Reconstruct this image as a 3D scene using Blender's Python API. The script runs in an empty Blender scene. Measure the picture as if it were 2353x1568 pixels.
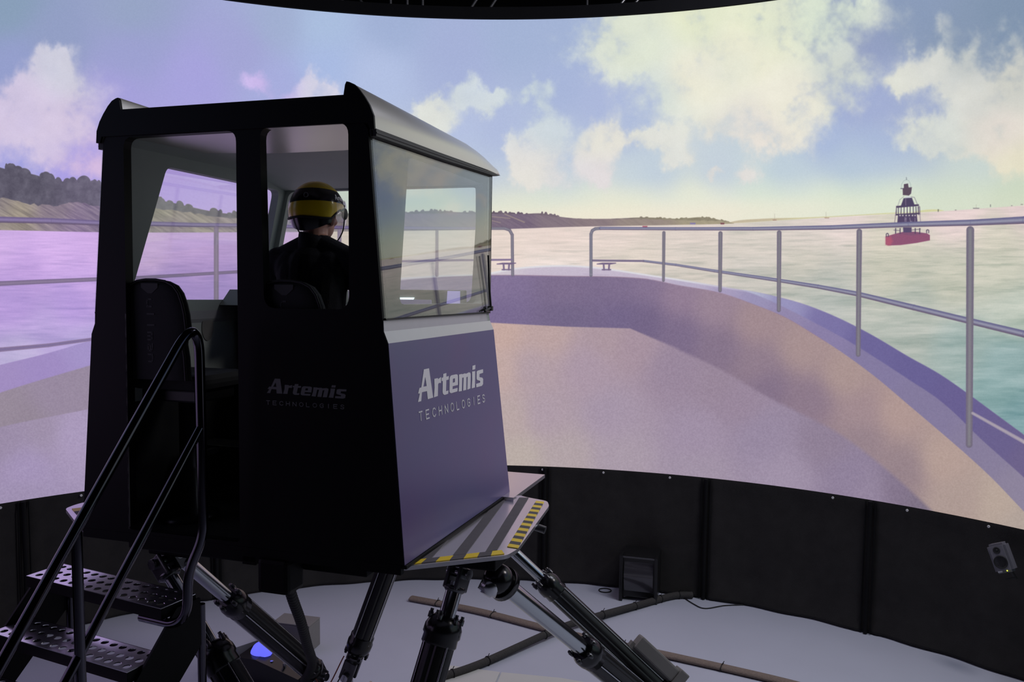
import bpy, bmesh, math, random
import numpy as np
from mathutils import Vector, Matrix, Euler
from mathutils.geometry import tessellate_polygon

random.seed(4)
SC = bpy.context.scene
COL = SC.collection
PI = math.pi

# ------------------------------------------------------------------ camera, world, exposure
CAM = Vector((0.0, 0.0, 2.83)); FOC = 2000.0; PITCH = math.radians(4.5); ROLL = 0.0099
cam_data = bpy.data.cameras.new('camera'); cam = bpy.data.objects.new('camera', cam_data); COL.objects.link(cam)
cam_data.sensor_fit = 'HORIZONTAL'; cam_data.sensor_width = 36.0; cam_data.lens = 36.0 * FOC / 2353.0
cam_data.clip_start = 0.05; cam_data.clip_end = 60
cam.matrix_world = (Matrix.Translation(CAM) @ Matrix.Rotation(-PITCH, 4, 'X') @ Matrix.Rotation(PI / 2, 4, 'X') @ Matrix.Rotation(ROLL, 4, 'Z'))
SC.camera = cam
world = bpy.data.worlds.new('dark_hall'); SC.world = world; world.use_nodes = True
world.node_tree.nodes['Background'].inputs[0].default_value = (.6, .6, .8, 1)
world.node_tree.nodes['Background'].inputs[1].default_value = 0.0015
SC.view_settings.view_transform = 'Standard'; SC.view_settings.look = 'None'
SC.view_settings.exposure = 0.0; SC.view_settings.gamma = 1.0; SC.view_settings.use_curve_mapping = False
SC.cycles.use_denoising = True
SC.cycles.max_bounces = 8; SC.cycles.glossy_bounces = 4; SC.cycles.transparent_max_bounces = 12
SC.cycles.sample_clamp_indirect = 4.0

# the hall: a cylinder screen of radius R about (CX, CY), its picture from Z_LOW to Z_TOP, a black skirt below it
R_SCREEN = 4.95; CX, CY = -0.287, 2.916; Z_LOW, Z_TOP = 1.068, 5.053
# the pilot cabin: its own frame (x to its right, y forward, z up), floor 1.57 m above the hall floor
CAB = Matrix.Translation((-1.2698, 3.9048, 1.571)) @ Matrix.Rotation(-0.315, 4, 'Z') @ Matrix.Rotation(-0.015, 4, 'X') @ Matrix.Rotation(-0.005, 4, 'Y')

# ------------------------------------------------------------------ helpers
def lin(c):
    return tuple(((v / 255) / 12.92 if v / 255 <= .04045 else ((v / 255 + .055) / 1.055) ** 2.4) for v in c)

def mat(name, col, rough=.5, metal=0.0, var=.08, scale=18.0, bump=0.0, bscale=200.0, spec=.5, coat=0.0):
    """principled material with a little procedural mottling and, if asked, a fine bump"""
    m = bpy.data.materials.new(name); m.use_nodes = True; nt = m.node_tree; N = nt.nodes; b = N['Principled BSDF']
    tc = N.new('ShaderNodeTexCoord'); no = N.new('ShaderNodeTexNoise'); no.inputs['Scale'].default_value = scale; no.inputs['Detail'].default_value = 4
    mx = N.new('ShaderNodeMix'); mx.data_type = 'RGBA'
    nt.links.new(tc.outputs['Object'], no.inputs['Vector']); nt.links.new(no.outputs['Fac'], mx.inputs[0])
    mx.inputs[6].default_value = tuple(max(0, v * (1 - var)) for v in col) + (1,)
    mx.inputs[7].default_value = tuple(min(1, v * (1 + var)) for v in col) + (1,)
    nt.links.new(mx.outputs[2], b.inputs['Base Color'])
    b.inputs['Roughness'].default_value = rough; b.inputs['Metallic'].default_value = metal
    b.inputs['Specular IOR Level'].default_value = spec; b.inputs['Coat Weight'].default_value = coat
    if bump:
        n2 = N.new('ShaderNodeTexNoise'); n2.inputs['Scale'].default_value = bscale; n2.inputs['Detail'].default_value = 3
        bp = N.new('ShaderNodeBump'); bp.inputs['Strength'].default_value = bump; bp.inputs['Distance'].default_value = .01
        nt.links.new(tc.outputs['Object'], n2.inputs['Vector']); nt.links.new(n2.outputs['Fac'], bp.inputs['Height']); nt.links.new(bp.outputs[0], b.inputs['Normal'])
    return m

def emit_mat(name, col, strength):
    m = bpy.data.materials.new(name); m.use_nodes = True; nt = m.node_tree
    b = nt.nodes['Principled BSDF']; b.inputs['Base Color'].default_value = (.02, .02, .02, 1)
    b.inputs['Emission Color'].default_value = tuple(col) + (1,); b.inputs['Emission Strength'].default_value = strength
    return m

def glass_mat(name, tint, refl=1.0):
    m = bpy.data.materials.new(name); m.use_nodes = True; nt = m.node_tree; N = nt.nodes
    for n in list(N): N.remove(n)
    out = N.new('ShaderNodeOutputMaterial'); tr = N.new('ShaderNodeBsdfTransparent'); gl = N.new('ShaderNodeBsdfGlossy'); mx = N.new('ShaderNodeMixShader')
    fr = N.new('ShaderNodeFresnel'); fr.inputs['IOR'].default_value = 1.52
    mu = N.new('ShaderNodeMath'); mu.operation = 'MULTIPLY'; mu.inputs[1].default_value = refl; mu.use_clamp = True
    geo = N.new('ShaderNodeNewGeometry')
    # the fresnel node inverts its index on back faces; a thin pane wants the same share on both sides
    ior = N.new('ShaderNodeMix'); ior.data_type = 'FLOAT'; ior.inputs[2].default_value = 1.52; ior.inputs[3].default_value = 1 / 1.52
    nt.links.new(geo.outputs['Backfacing'], ior.inputs[0]); nt.links.new(ior.outputs[0], fr.inputs['IOR'])
    tr.inputs[0].default_value = tuple(tint) + (1,); gl.inputs['Roughness'].default_value = 0.0; gl.inputs[0].default_value = (1, 1, 1, 1)
    nt.links.new(fr.outputs[0], mu.inputs[0]); nt.links.new(mu.outputs[0], mx.inputs[0])
    nt.links.new(tr.outputs[0], mx.inputs[1]); nt.links.new(gl.outputs[0], mx.inputs[2]); nt.links.new(mx.outputs[0], out.inputs[0])
    return m

class MB:
    """collects geometry and links it as ONE mesh object"""
    def __init__(s): s.v = []; s.f = []; s.mi = []; s.sm = []
    def add(s, verts, faces, mi=0, smooth=False):
        o = len(s.v); s.v += [Vector(v) for v in verts]
        for f in faces: s.f.append([i + o for i in f]); s.mi.append(mi); s.sm.append(smooth)
        return s
    def box(s, lo, hi, M=None, mi=0, bev=0.0):
        bm = bmesh.new(); bmesh.ops.create_cube(bm, size=1)
        c = [(a + b) / 2 for a, b in zip(lo, hi)]; d = [b - a for a, b in zip(lo, hi)]
        for v in bm.verts: v.co = Vector((v.co.x * d[0] + c[0], v.co.y * d[1] + c[1], v.co.z * d[2] + c[2]))
        if bev: bmesh.ops.bevel(bm, geom=bm.edges[:], offset=min(bev, min(d) * .45), segments=2, affect='EDGES', profile=.6)
        s.frombm(bm, M, mi); return s
    def frombm(s, bm, M=None, mi=0, smooth=False):
        bm.verts.ensure_lookup_table(); 
        for i, v in enumerate(bm.verts): v.index = i
        s.add([(M @ v.co) if M else v.co.copy() for v in bm.verts], [[v.index for v in f.verts] for f in bm.faces], mi, smooth); bm.free(); return s
    def tube(s, pts, r, n=12, mi=0, caps=True, closed=False):
        """round tube along points; r a number or one per point"""
        P = [Vector(p) for p in pts]; k = len(P); rr = r if isinstance(r, (list, tuple)) else [r] * k
        t0 = (P[1] - P[0]).normalized(); u = t0.orthogonal().normalized(); rings = []
        for i in range(k):
            a = P[i] - P[i - 1] if i else (P[i] - P[-1] if closed else P[1] - P[0]); b = P[(i + 1) % k] - P[i] if (i < k - 1 or closed) else a
            t = (a.normalized() + b.normalized()); t = t.normalized() if t.length > 1e-6 else b.normalized()
            u = (u - t * u.dot(t)); u = u.normalized() if u.length > 1e-6 else t.orthogonal().normalized(); w = t.cross(u)
            rings.append([P[i] + (u * math.cos(2 * PI * j / n) + w * math.sin(2 * PI * j / n)) * rr[i] for j in range(n)])
        vs = [v for r_ in rings for v in r_]; fs = []
        for i in range(k - 1 + (1 if closed else 0)):
            for j in range(n):
                a, b = i * n + j, i * n + (j + 1) % n; c, d = ((i + 1) % k) * n + (j + 1) % n, ((i + 1) % k) * n + j
                fs.append([a, b, c, d])
        s.add(vs, fs, mi, True)
        if caps and not closed:
            s.add(rings[0], [list(range(n))[::-1]], mi); s.add(rings[-1], [list(range(n))], mi)
        return s
    def cyl(s, a, b, r, r2=None, n=20, mi=0): return s.tube([a, b], [r, r if r2 is None else r2], n, mi)
    def lathe(s, prof, a, b, n=24, mi=0, smooth=True):
        """profile (t along a->b in metres, radius)"""
        a, b = Vector(a), Vector(b); t = (b - a).normalized(); u = t.orthogonal().normalized(); w = t.cross(u)
        vs = []; fs = []
        for h, r in prof:
            vs += [a + t * h + (u * math.cos(2 * PI * j / n) + w * math.sin(2 * PI * j / n)) * r for j in range(n)]
        for i in range(len(prof) - 1):
            for j in range(n): fs.append([i * n + j, i * n + (j + 1) % n, (i + 1) * n + (j + 1) % n, (i + 1) * n + j])
        s.add(vs, fs, mi, smooth)
        s.add(vs[:n], [list(range(n))[::-1]], mi); s.add(vs[-n:], [list(range(n))], mi); return s
    def ell(s, c, r, M=None, nu=20, nv=12, mi=0):
        vs = []; fs = []
        for i in range(nv + 1):
            for j in range(nu):
                a = PI * i / nv; b = 2 * PI * j / nu
                p = Vector((c[0] + r[0] * math.sin(a) * math.cos(b), c[1] + r[1] * math.sin(a) * math.sin(b), c[2] + r[2] * math.cos(a)))
                vs.append(M @ p if M else p)
        for i in range(nv):
            for j in range(nu): fs.append([i * nu + j, (i + 1) * nu + j, (i + 1) * nu + (j + 1) % nu, i * nu + (j + 1) % nu])
        return s.add(vs, fs, mi, True)
    def sheet(s, outer, holes, f, t, mi=0, mi_back=None, mi_edge=None):
        """flat polygon (u, v) with holes, mapped by f(u, v, w) with w = 0 on the front and t on the back"""
        loops = [outer] + list(holes); fl = [p for l in loops for p in l]
        tri = tessellate_polygon([[Vector((p[0], p[1], 0)) for p in l] for l in loops])
        n = len(fl); vs = [f(p[0], p[1], 0) for p in fl] + [f(p[0], p[1], t) for p in fl]
        s.add(vs, [list(q) for q in tri], mi); s.add(vs, [[i + n for i in q][::-1] for q in tri], mi if mi_back is None else mi_back)
        o = 0; fs = []
        for l in loops:
            m = len(l)
            for i in range(m): a, b = o + i, o + (i + 1) % m; fs.append([a, b, b + n, a + n])
            o += m
        s.add(vs, fs, mi if mi_edge is None else mi_edge); return s
    def loft(s, rings, mi=0, smooth=True, cap=True):
        n = len(rings[0]); vs = [v for r in rings for v in r]; fs = []
        for i in range(len(rings) - 1):
            for j in range(n): fs.append([i * n + j, i * n + (j + 1) % n, (i + 1) * n + (j + 1) % n, (i + 1) * n + j])
        s.add(vs, fs, mi, smooth)
        if cap:
            for r in (rings[0], rings[-1]):
                c = sum((Vector(v) for v in r), Vector()) / n
                s.add(list(r) + [c], [[i, (i + 1) % n, n] for i in range(n)], mi)
        return s
    def build(s, name, mats, parent=None, merge=0.0, fixn=True):
        me = bpy.data.meshes.new(name); me.from_pydata([tuple(v) for v in s.v], [], s.f)
        for m in (mats if isinstance(mats, (list, tuple)) else [mats]): me.materials.append(m)
        me.polygons.foreach_set('material_index', s.mi); me.polygons.foreach_set('use_smooth', s.sm)
        if fixn or merge:
            bm = bmesh.new(); bm.from_mesh(me)
            if merge: bmesh.ops.remove_doubles(bm, verts=bm.verts[:], dist=merge)
            bmesh.ops.recalc_face_normals(bm, faces=bm.faces[:]); bm.to_mesh(me); bm.free()
        me.update()
        o = bpy.data.objects.new(name, me); COL.objects.link(o)
        if parent: o.parent = parent
        return o

def empty(name, M=None, parent=None):
    o = bpy.data.objects.new(name, None); o.empty_display_size = .1; COL.objects.link(o)
    if M is not None: o.matrix_world = M
    if parent: o.parent = parent
    return o

def tag(o, label=None, cat=None, group=None, kind=None):
    if label: o['label'] = label
    if cat: o['category'] = cat
    if group: o['group'] = group
    if kind: o['kind'] = kind
    return o

def rrect(pts, r, n=5):
    """polygon with rounded corners (r per corner or one number)"""
    out = []; k = len(pts)
    for i in range(k):
        p = Vector((*pts[i], 0)); a = Vector((*pts[i - 1], 0)) - p; b = Vector((*pts[(i + 1) % k], 0)) - p
        rr = r[i] if isinstance(r, (list, tuple)) else r
        if rr <= 0: out.append((p.x, p.y)); continue
        rr = min(rr, a.length * .48, b.length * .48); s_, e = p + a.normalized() * rr, p + b.normalized() * rr
        for j in range(n + 1):
            t = j / n; q = s_ * (1 - t) ** 2 + p * 2 * t * (1 - t) + e * t * t; out.append((q.x, q.y))
    return out

def bez(pts, n=8, r=.1):
    """polyline with its inner corners rounded by radius r"""
    P = [Vector(p) for p in pts]; out = [P[0]]
    for i in range(1, len(P) - 1):
        a, b = P[i - 1] - P[i], P[i + 1] - P[i]; rr = min(r, a.length * .49, b.length * .49)
        s_, e = P[i] + a.normalized() * rr, P[i] + b.normalized() * rr
        for j in range(n + 1):
            t = j / n; out.append(s_ * (1 - t) ** 2 + P[i] * 2 * t * (1 - t) + e * t * t)
    out.append(P[-1]); return out

def spline(pts, n=10):
    """catmull-rom through the points"""
    P = [Vector(p) for p in pts]; P = [P[0] * 2 - P[1]] + P + [P[-1] * 2 - P[-2]]; out = []
    for i in range(1, len(P) - 2):
        for j in range(n):
            t = j / n; a, b, c, d = P[i - 1:i + 3]
            out.append(.5 * ((2 * b) + (c - a) * t + (2 * a - 5 * b + 4 * c - d) * t * t + (3 * b - a - 3 * c + d) * t ** 3))
    out.append(P[-2]); return out

def dup(o, parent=None):
    c = o.copy(); COL.objects.link(c); c.parent = parent
    for ch in [q for q in bpy.data.objects if q.parent == o]: dup(ch, c)
    return c

# ------------------------------------------------------------------ materials
M = {
 'black_paint': mat('black_paint', (.003, .003, .0033), .5, var=.2, spec=.15),
 'black_gloss': mat('black_gloss', (.006, .006, .007), .22, var=.2),
 'black_cloth': mat('black_cloth', (.038, .036, .035), .95, var=.25, scale=9, bump=.3, bscale=300, spec=.1),
 'hall_black': mat('hall_black', (.012, .012, .013), .9, var=.2, scale=3, spec=.1),
 'white_gel': mat('silver_gelcoat', (.56, .54, .50), .3, metal=.55, var=.02),
 'inner_white': mat('interior_white', (.42, .46, .43), .6, var=.06, scale=6),
 'silver': mat('silver_trim', (.50, .50, .52), .35, metal=.25, var=.03),
 'plate': mat('platform_plate', (.78, .75, .80), .24, metal=.85, var=.05),
 'strip': mat('anti_slip_strip', (.10, .09, .10), .8, var=.2, bump=.3, bscale=400),
 'yellow_tape': mat('yellow_tape', (.85, .60, .02), .5, var=.05),
 'steel': mat('brushed_steel', (.55, .56, .58), .22, metal=1.0, var=.06),
 'dark_steel': mat('dark_steel', (.12, .12, .125), .3, metal=.9, var=.1),
 'chrome': mat('chrome_rod', (.5, .53, .55), .16, metal=1.0, var=.02),
 'anod': mat('black_anodised', (.02, .02, .021), .3, metal=.4, var=.2),
 'tube_black': mat('black_tube', (.085, .08, .10), .14, metal=1.0, var=.1),
 'tread': mat('tread_metal', (.86, .85, .88), .17, metal=.95, var=.04),
 'rubber': mat('black_rubber', (.012, .012, .012), .6, var=.2),
 'grey_box': mat('grey_enclosure', (.22, .21, .20), .5, var=.08),
 'fabric': mat('black_upholstery', (.008, .008, .009), .75, var=.3, bump=.2, bscale=500),
 'jacket': mat('dark_jacket', (.010, .010, .014), .8, var=.3, bump=.2, bscale=160, spec=.25),
 'skin': mat('skin', (.50, .26, .19), .5, var=.08, scale=30),
 'hair': mat('short_dark_hair', (.03, .018, .012), .8, var=.3, scale=80),
 'helmet_yellow': mat('helmet_yellow', (.95, .66, .01), .3, var=.05, coat=.3),
 'helmet_black': mat('helmet_black', (.010, .009, .011), .18, var=.1),
 'grey_print': mat('grey_print', (.72, .70, .72), .5, var=.02),
 'dim_print': mat('dim_grey_print', (.20, .20, .20), .6, var=.05),
 'brown': mat('brown_cable_wrap', (.22, .17, .14), .85, var=.3, scale=60, bump=.5, bscale=120),
 'dark_wrap': mat('dark_cable_wrap', (.045, .042, .04), .85, var=.3, scale=60, bump=.5, bscale=120),
 'board': mat('pale_floor_board', (.66, .66, .62), .45, var=.04, scale=5),
 'copper_red': mat('red_wire', (.25, .05, .03), .5, var=.1),
 'monitor_face': mat('grey_speaker_face', (.16, .155, .18), .5, var=.06),
 'glass': glass_mat('cabin_glass', (.93, .95, .95), 1.2),
 'visor': glass_mat('visor_plastic', (.9, .88, .92), 1.0),
}
def side_material():
    m = mat('printed_purple_wrap', (.14, .12, .34), .28, var=.0, spec=.65); nt = m.node_tree; N = nt.nodes; b = N['Principled BSDF']
    tc = N.new('ShaderNodeTexCoord'); no = N.new('ShaderNodeTexNoise'); no.inputs['Scale'].default_value = 1.6; no.inputs['Detail'].default_value = 2
    cr = N.new('ShaderNodeValToRGB'); e = cr.color_ramp.elements; e[0].position = .35; e[0].color = (.09, .092, .21, 1); e[1].position = .68; e[1].color = (.115, .078, .20, 1)
    nt.links.new(tc.outputs['Object'], no.inputs['Vector']); nt.links.new(no.outputs['Fac'], cr.inputs[0]); nt.links.new(cr.outputs[0], b.inputs['Base Color'])
    return m
SIDE = side_material()
# ------------------------------------------------------------------ the projected picture (a flat print on the curved screen)
PX0, PX1, PY0, PY1 = -1200, 3600, -440, 1440
PW, PH = PX1 - PX0, PY1 - PY0

def noise_grid(h, w, cy, cx, seed):
    """smooth value noise sampled on an h x w grid, cell sizes cy, cx in pixels"""
    rs = np.random.RandomState(seed)
    ny, nx = int(h / cy) + 3, int(w / cx) + 3
    g = rs.rand(ny, nx).astype(np.float32)
    y = np.arange(h, dtype=np.float32) / cy; x = np.arange(w, dtype=np.float32) / cx
    iy, ix = y.astype(int), x.astype(int)
    fy, fx = y - iy, x - ix
    fy = fy * fy * (3 - 2 * fy); fx = fx * fx * (3 - 2 * fx)
    rows = g[:, ix] * (1 - fx) + g[:, ix + 1] * fx
    return rows[iy] * (1 - fy)[:, None] + rows[iy + 1] * fy[:, None]

def fbm(h, w, cy, cx, octaves, seed, gain=.5):
    out = np.zeros((h, w), np.float32); a = 1.0; t = 0.0
    for k in range(octaves):
        if min(cy, cx) < 1.5 and k:
            break
        out += a * noise_grid(h, w, max(cy, 1.3), max(cx, 1.3), seed + k * 17); t += a
        a *= gain; cy *= .5; cx *= .5
    return out / t

def sst(a, b, x):
    t = np.clip((x - a) / (b - a), 0, 1)
    return t * t * (3 - 2 * t)

def colour_field(x0, y0, w, h, pts, sig=110, step=16):
    """colours blended between control points (x, y, r, g, b)"""
    P = np.array(pts, np.float32)
    gw, gh = w // step + 2, h // step + 2
    gx = x0 + np.arange(gw) * step; gy = y0 + np.arange(gh) * step
    X, Y = np.meshgrid(gx, gy)
    d2 = (X[..., None] - P[:, 0]) ** 2 + (Y[..., None] - P[:, 1]) ** 2
    wt = 1.0 / (d2 / sig ** 2 + .35) ** 2.2
    C = (wt[..., None] * P[None, None, :, 2:5]).sum(2) / wt.sum(2)[..., None]
    y = np.arange(h) / step; x = np.arange(w) / step
    iy, ix = y.astype(int), x.astype(int); fy = (y - iy)[:, None, None]; fx = (x - ix)[None, :, None]
    R = C[:, ix] * (1 - fx) + C[:, ix + 1] * fx
    return (R[iy] * (1 - fy) + R[iy + 1] * fy).astype(np.float32)

class Canvas:
    def __init__(s):
        s.im = np.zeros((PH, PW, 3), np.float32)
    def win(s, x0, y0, x1, y1):
        x0, x1 = max(int(x0), PX0), min(int(x1) + 1, PX1); y0, y1 = max(int(y0), PY0), min(int(y1) + 1, PY1)
        return x0, y0, x1, y1
    def blend(s, x0, y0, mask, col):
        h, w = mask.shape
        v = s.im[y0 - PY0:y0 - PY0 + h, x0 - PX0:x0 - PX0 + w]
        col = np.asarray(col, np.float32)
        v += mask[..., None] * (col - v)
    def poly(s, pts, col, soft=.7, alpha=1.0):
        P = np.array(pts, float)
        x0, y0, x1, y1 = s.win(P[:, 0].min() - 2, P[:, 1].min() - 2, P[:, 0].max() + 2, P[:, 1].max() + 2)
        if x1 <= x0 or y1 <= y0: return
        X, Y = np.meshgrid(np.arange(x0, x1) + .5, np.arange(y0, y1) + .5)
        d = np.full(X.shape, 1e9); inside = np.zeros(X.shape, bool)
        for i in range(len(P)):
            a, b = P[i], P[(i + 1) % len(P)]
            e = b - a; q = np.clip(((X - a[0]) * e[0] + (Y - a[1]) * e[1]) / (e @ e + 1e-9), 0, 1)
            d = np.minimum(d, np.hypot(X - a[0] - q * e[0], Y - a[1] - q * e[1]))
            c = (a[1] > Y) != (b[1] > Y)
            inside ^= c & (X < (b[0] - a[0]) * (Y - a[1]) / (b[1] - a[1] + 1e-12) + a[0])
        sd = np.where(inside, d, -d)
        s.blend(x0, y0, (sst(-soft, soft, sd) * alpha).astype(np.float32), col)
    def stroke(s, pts, widths, edge, core=None, soft=.8, alpha=1.0, low=None):
        """tube along a polyline: core colour in the middle, edge at both borders, low along the lower border"""
        P = np.array(pts, float); W = np.interp(np.arange(len(P)), np.linspace(0, len(P) - 1, len(np.atleast_1d(widths))), np.atleast_1d(widths)) / 2
        for i in range(len(P) - 1):
            a, b = P[i], P[i + 1]; m = W[max(i, 0):i + 2].max() + 2
            x0, y0, x1, y1 = s.win(min(a[0], b[0]) - m, min(a[1], b[1]) - m, max(a[0], b[0]) + m, max(a[1], b[1]) + m)
            if x1 <= x0 or y1 <= y0: continue
            X, Y = np.meshgrid(np.arange(x0, x1) + .5, np.arange(y0, y1) + .5)
            e = b - a; qr = ((X - a[0]) * e[0] + (Y - a[1]) * e[1]) / (e @ e + 1e-9); q = np.clip(qr, 0, 1); ov = .22 * W[i] * 2 / (np.hypot(*e) + 1e-9)
            dx, dy = X - a[0] - q * e[0], Y - a[1] - q * e[1]
            d = np.hypot(dx, dy); w = W[i] + q * (W[i + 1] - W[i])
            mask = (sst(-soft, soft, w - d) * alpha).astype(np.float32)
            if i > 0: mask *= qr >= -ov
            if i < len(P) - 2: mask *= qr <= 1 + ov
            col = np.array(edge, np.float32) + np.zeros(X.shape + (3,), np.float32)
            if core is not None:
                t = np.clip(1 - d / (w * .75 + .01), 0, 1)[..., None]; col = col + t * (np.array(core) - col)
            if low is not None:
                sgn = 1 if e[0] > 0 else -1
                side = np.clip((-(dx * e[1]) + dy * e[0]) * sgn / (np.hypot(*e) * (w + .01)), 0, 1)[..., None]
                col = col + side ** 1.5 * (np.array(low) - col)
            s.blend(x0, y0, mask, col)

def curve(pts, xs):
    """smooth interpolation through points with monotone x"""
    P = np.array(pts, float); x, y = P[:, 0], P[:, 1]
    m = np.gradient(y, x)
    i = np.clip(np.searchsorted(x, xs) - 1, 0, len(x) - 2)
    h = x[i + 1] - x[i]; t = np.clip((xs - x[i]) / h, 0, 1)
    return ((2 * t ** 3 - 3 * t ** 2 + 1) * y[i] + (t ** 3 - 2 * t ** 2 + t) * h * m[i]
            + (-2 * t ** 3 + 3 * t ** 2) * y[i + 1] + (t ** 3 - t ** 2) * h * m[i + 1]).astype(np.float32)

def paint_picture():
    cv = Canvas(); im = cv.im
    xs = np.arange(PX0, PX1) + .5; ys = (np.arange(PY0, PY1) + .5)[:, None].astype(np.float32)
    # ---------------- sky
    im[:] = colour_field(PX0, PY0, PW, PH, [
        (-900, 50, 140, 158, 190), (-500, 300, 165, 160, 218), (-900, -350, 120, 140, 165), (0, -350, 130, 150, 180), (1200, -350, 150, 165, 200), (2300, -350, 105, 125, 150), (3300, -300, 95, 115, 140),
        (20, 20, 136, 158, 184), (300, 30, 150, 164, 196), (300, 110, 156, 160, 208), (560, 120, 162, 164, 212), (120, 90, 146, 158, 196), (40, 140, 148, 158, 204), (260, 230, 165, 160, 218),
        (450, 190, 166, 162, 220), (640, 60, 160, 174, 208), (740, 60, 170, 190, 222), (740, 150, 168, 186, 226), (640, 190, 166, 172, 220), (20, 350, 160, 160, 222), (200, 400, 172, 160, 228), (-100, 400, 160, 160, 222),
        (900, 60, 160, 176, 212), (1050, 120, 164, 176, 214), (1050, 180, 166, 178, 216), (870, 170, 178, 192, 226), (1180, 90, 162, 178, 212), (1300, 80, 162, 178, 212), (1290, 200, 166, 180, 216),
        (1150, 300, 174, 186, 220), (1200, 350, 178, 192, 222), (1320, 370, 182, 196, 222), (1050, 380, 184, 198, 222), (1450, 420, 194, 208, 220), (1300, 420, 198, 210, 218), (1900, 320, 166, 182, 216), (1820, 430, 196, 210, 216), (2000, 380, 180, 196, 216), (1050, 300, 180, 192, 224), (1380, 240, 170, 182, 218), (1420, 290, 172, 186, 218), (1200, 420, 200, 210, 216), (1500, 400, 190, 204, 218),
        (1250, 450, 212, 222, 212), (1350, 440, 214, 224, 212), (1000, 460, 214, 224, 206), (950, 430, 212, 222, 220), (1450, 465, 226, 230, 208), (1600, 470, 230, 232, 208), (1200, 478, 232, 228, 206), (1400, 487, 238, 230, 210),
        (400, 410, 186, 160, 228), (520, 440, 190, 168, 232), (420, 450, 190, 170, 236), (620, 450, 200, 175, 235), (720, 470, 215, 205, 215), (790, 450, 212, 226, 208), (790, 480, 224, 230, 206),
        (1650, 400, 194, 206, 218), (1800, 400, 186, 202, 216), (1750, 440, 206, 220, 212), (1950, 60, 138, 152, 184), (1960, 110, 142, 154, 190), (2100, 30, 130, 148, 178), (2320, 30, 122, 142, 168), (2200, 100, 128, 146, 172),
        (1960, 250, 158, 170, 208), (2020, 250, 158, 170, 208), (2010, 330, 166, 182, 214), (1960, 380, 178, 196, 214), (2100, 240, 160, 172, 204), (2000, 420, 196, 210, 212), (1900, 470, 216, 226, 212), (2250, 420, 198, 210, 208), (2250, 460, 208, 218, 202),
        (2350, 440, 202, 212, 194), (2050, 470, 212, 222, 206), (2600, 420, 180, 196, 190), (2700, 150, 120, 138, 184), (3000, 380, 150, 172, 196), (3000, 200, 112, 132, 184), (3400, 100, 105, 125, 176), (3500, 400, 150, 172, 190)], sig=90)
    hb = colour_field(PX0, 0, PW, 16, [(-900, 8, 195, 172, 230), (0, 8, 190, 168, 232), (300, 8, 196, 170, 232), (600, 8, 202, 178, 236), (760, 8, 214, 220, 214), (900, 8, 218, 228, 208), (1150, 8, 224, 228, 210), (1400, 8, 230, 230, 210), (1600, 8, 228, 230, 214), (1800, 8, 222, 229, 210), (2000, 8, 216, 226, 206), (2200, 8, 210, 220, 200), (2353, 8, 204, 215, 192), (3000, 8, 185, 195, 170)], sig=90)[8][None]
    sh_ = np.interp(xs, [-1200, 600, 1100, 1700, 2353], [0, 0, 10, -10, -30])[None]
    k = (sst(405, 492, ys[:960] - sh_) * np.interp(xs, [-1200, 600, 760], [.55, .55, .95])[None])[..., None]
    im[:960] += k * (hb - im[:960])
    k = (sst(455, 500, ys[:960] - sh_) * np.interp(xs, [600, 800, 1100, 1650, 2100], [0, .3, .7, .6, .1])[None])[..., None]
    im[:960] += k * (np.array([240, 230, 210], np.float32) - im[:960])
    # ---------------- clouds
    B = [(128, 140, 42, 42, .85), (150, 215, 90, 70, .85), (60, 200, 80, 40, .55), (30, 270, 110, 75, .85), (165, 300, 85, 80, .75), (225, 375, 70, 60, .7), (120, 370, 80, 36, .35), (-150, 300, 160, 90, .8), (-420, 200, 160, 70, .7), (-800, 260, 200, 90, .8),
         (598, 185, 32, 30, .62), (640, 215, 40, 22, .55), (706, 185, 30, 34, .7), (735, 205, 42, 32, .9), (690, 235, 60, 20, .5),
         (1065, 210, 36, 34, .8), (1000, 250, 40, 36, .75), (985, 285, 60, 40, .8), (1150, 225, 40, 18, .55), (1115, 248, 32, 34, .62), (1236, 208, 42, 30, .85), (1252, 248, 22, 26, .5),
         (1190, 340, 30, 34, .75), (1235, 300, 32, 26, .55), (1278, 300, 30, 40, .6), (1262, 355, 45, 40, .8), (1222, 390, 50, 30, .85), (1280, 415, 70, 28, .62), (1350, 330, 38, 46, .85), (1400, 320, 40, 46, .85), (1475, 320, 52, 26, .75), (1540, 325, 44, 40, .85), (1375, 398, 42, 36, .72), (1570, 365, 40, 24, .5),
         (1480, 90, 110, 62, .85), (1400, 130, 90, 38, .75), (1640, 50, 260, 95, 1.2), (1860, 30, 130, 60, .95), (1660, 170, 230, 100, 1.1), (1790, 210, 130, 90, .95), (1740, 290, 130, 66, .8), (1820, 330, 80, 36, .6), (1960, 150, 55, 62, .72), (1915, 235, 60, 50, .55), (1560, 240, 80, 34, .5), (1650, 280, 55, 34, .45), (2000, 20, 80, 40, .45), (1600, -120, 300, 110, 1.0),
         (2060, 190, 50, 30, .85), (2110, 150, 70, 50, .85), (2180, 160, 50, 45, .75), (2180, 60, 30, 50, .5), (2235, 110, 26, 70, .62), (2230, 215, 60, 60, .8), (2330, 170, 60, 110, .9), (2300, 290, 120, 80, 1.0), (2150, 290, 80, 44, .85), (2120, 325, 70, 30, .7), (2200, 340, 80, 30, .6), (2345, 370, 70, 50, .9), (2520, 250, 150, 140, .9), (2750, 90, 120, 50, .6),
         (1645, 398, 30, 12, .9), (1725, 400, 28, 18, 1.0)]
    s_ = 2
    hh, ww = 1000 // s_, PW // s_
    X = PX0 + np.arange(ww) * s_; Y = PY0 + np.arange(hh) * s_
    n1 = fbm(hh, ww, 46, 46, 6, 5, .62); n2 = fbm(hh, ww, 24, 24, 5, 77, .6); n3 = fbm(hh, ww, 60, 60, 4, 91)
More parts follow.
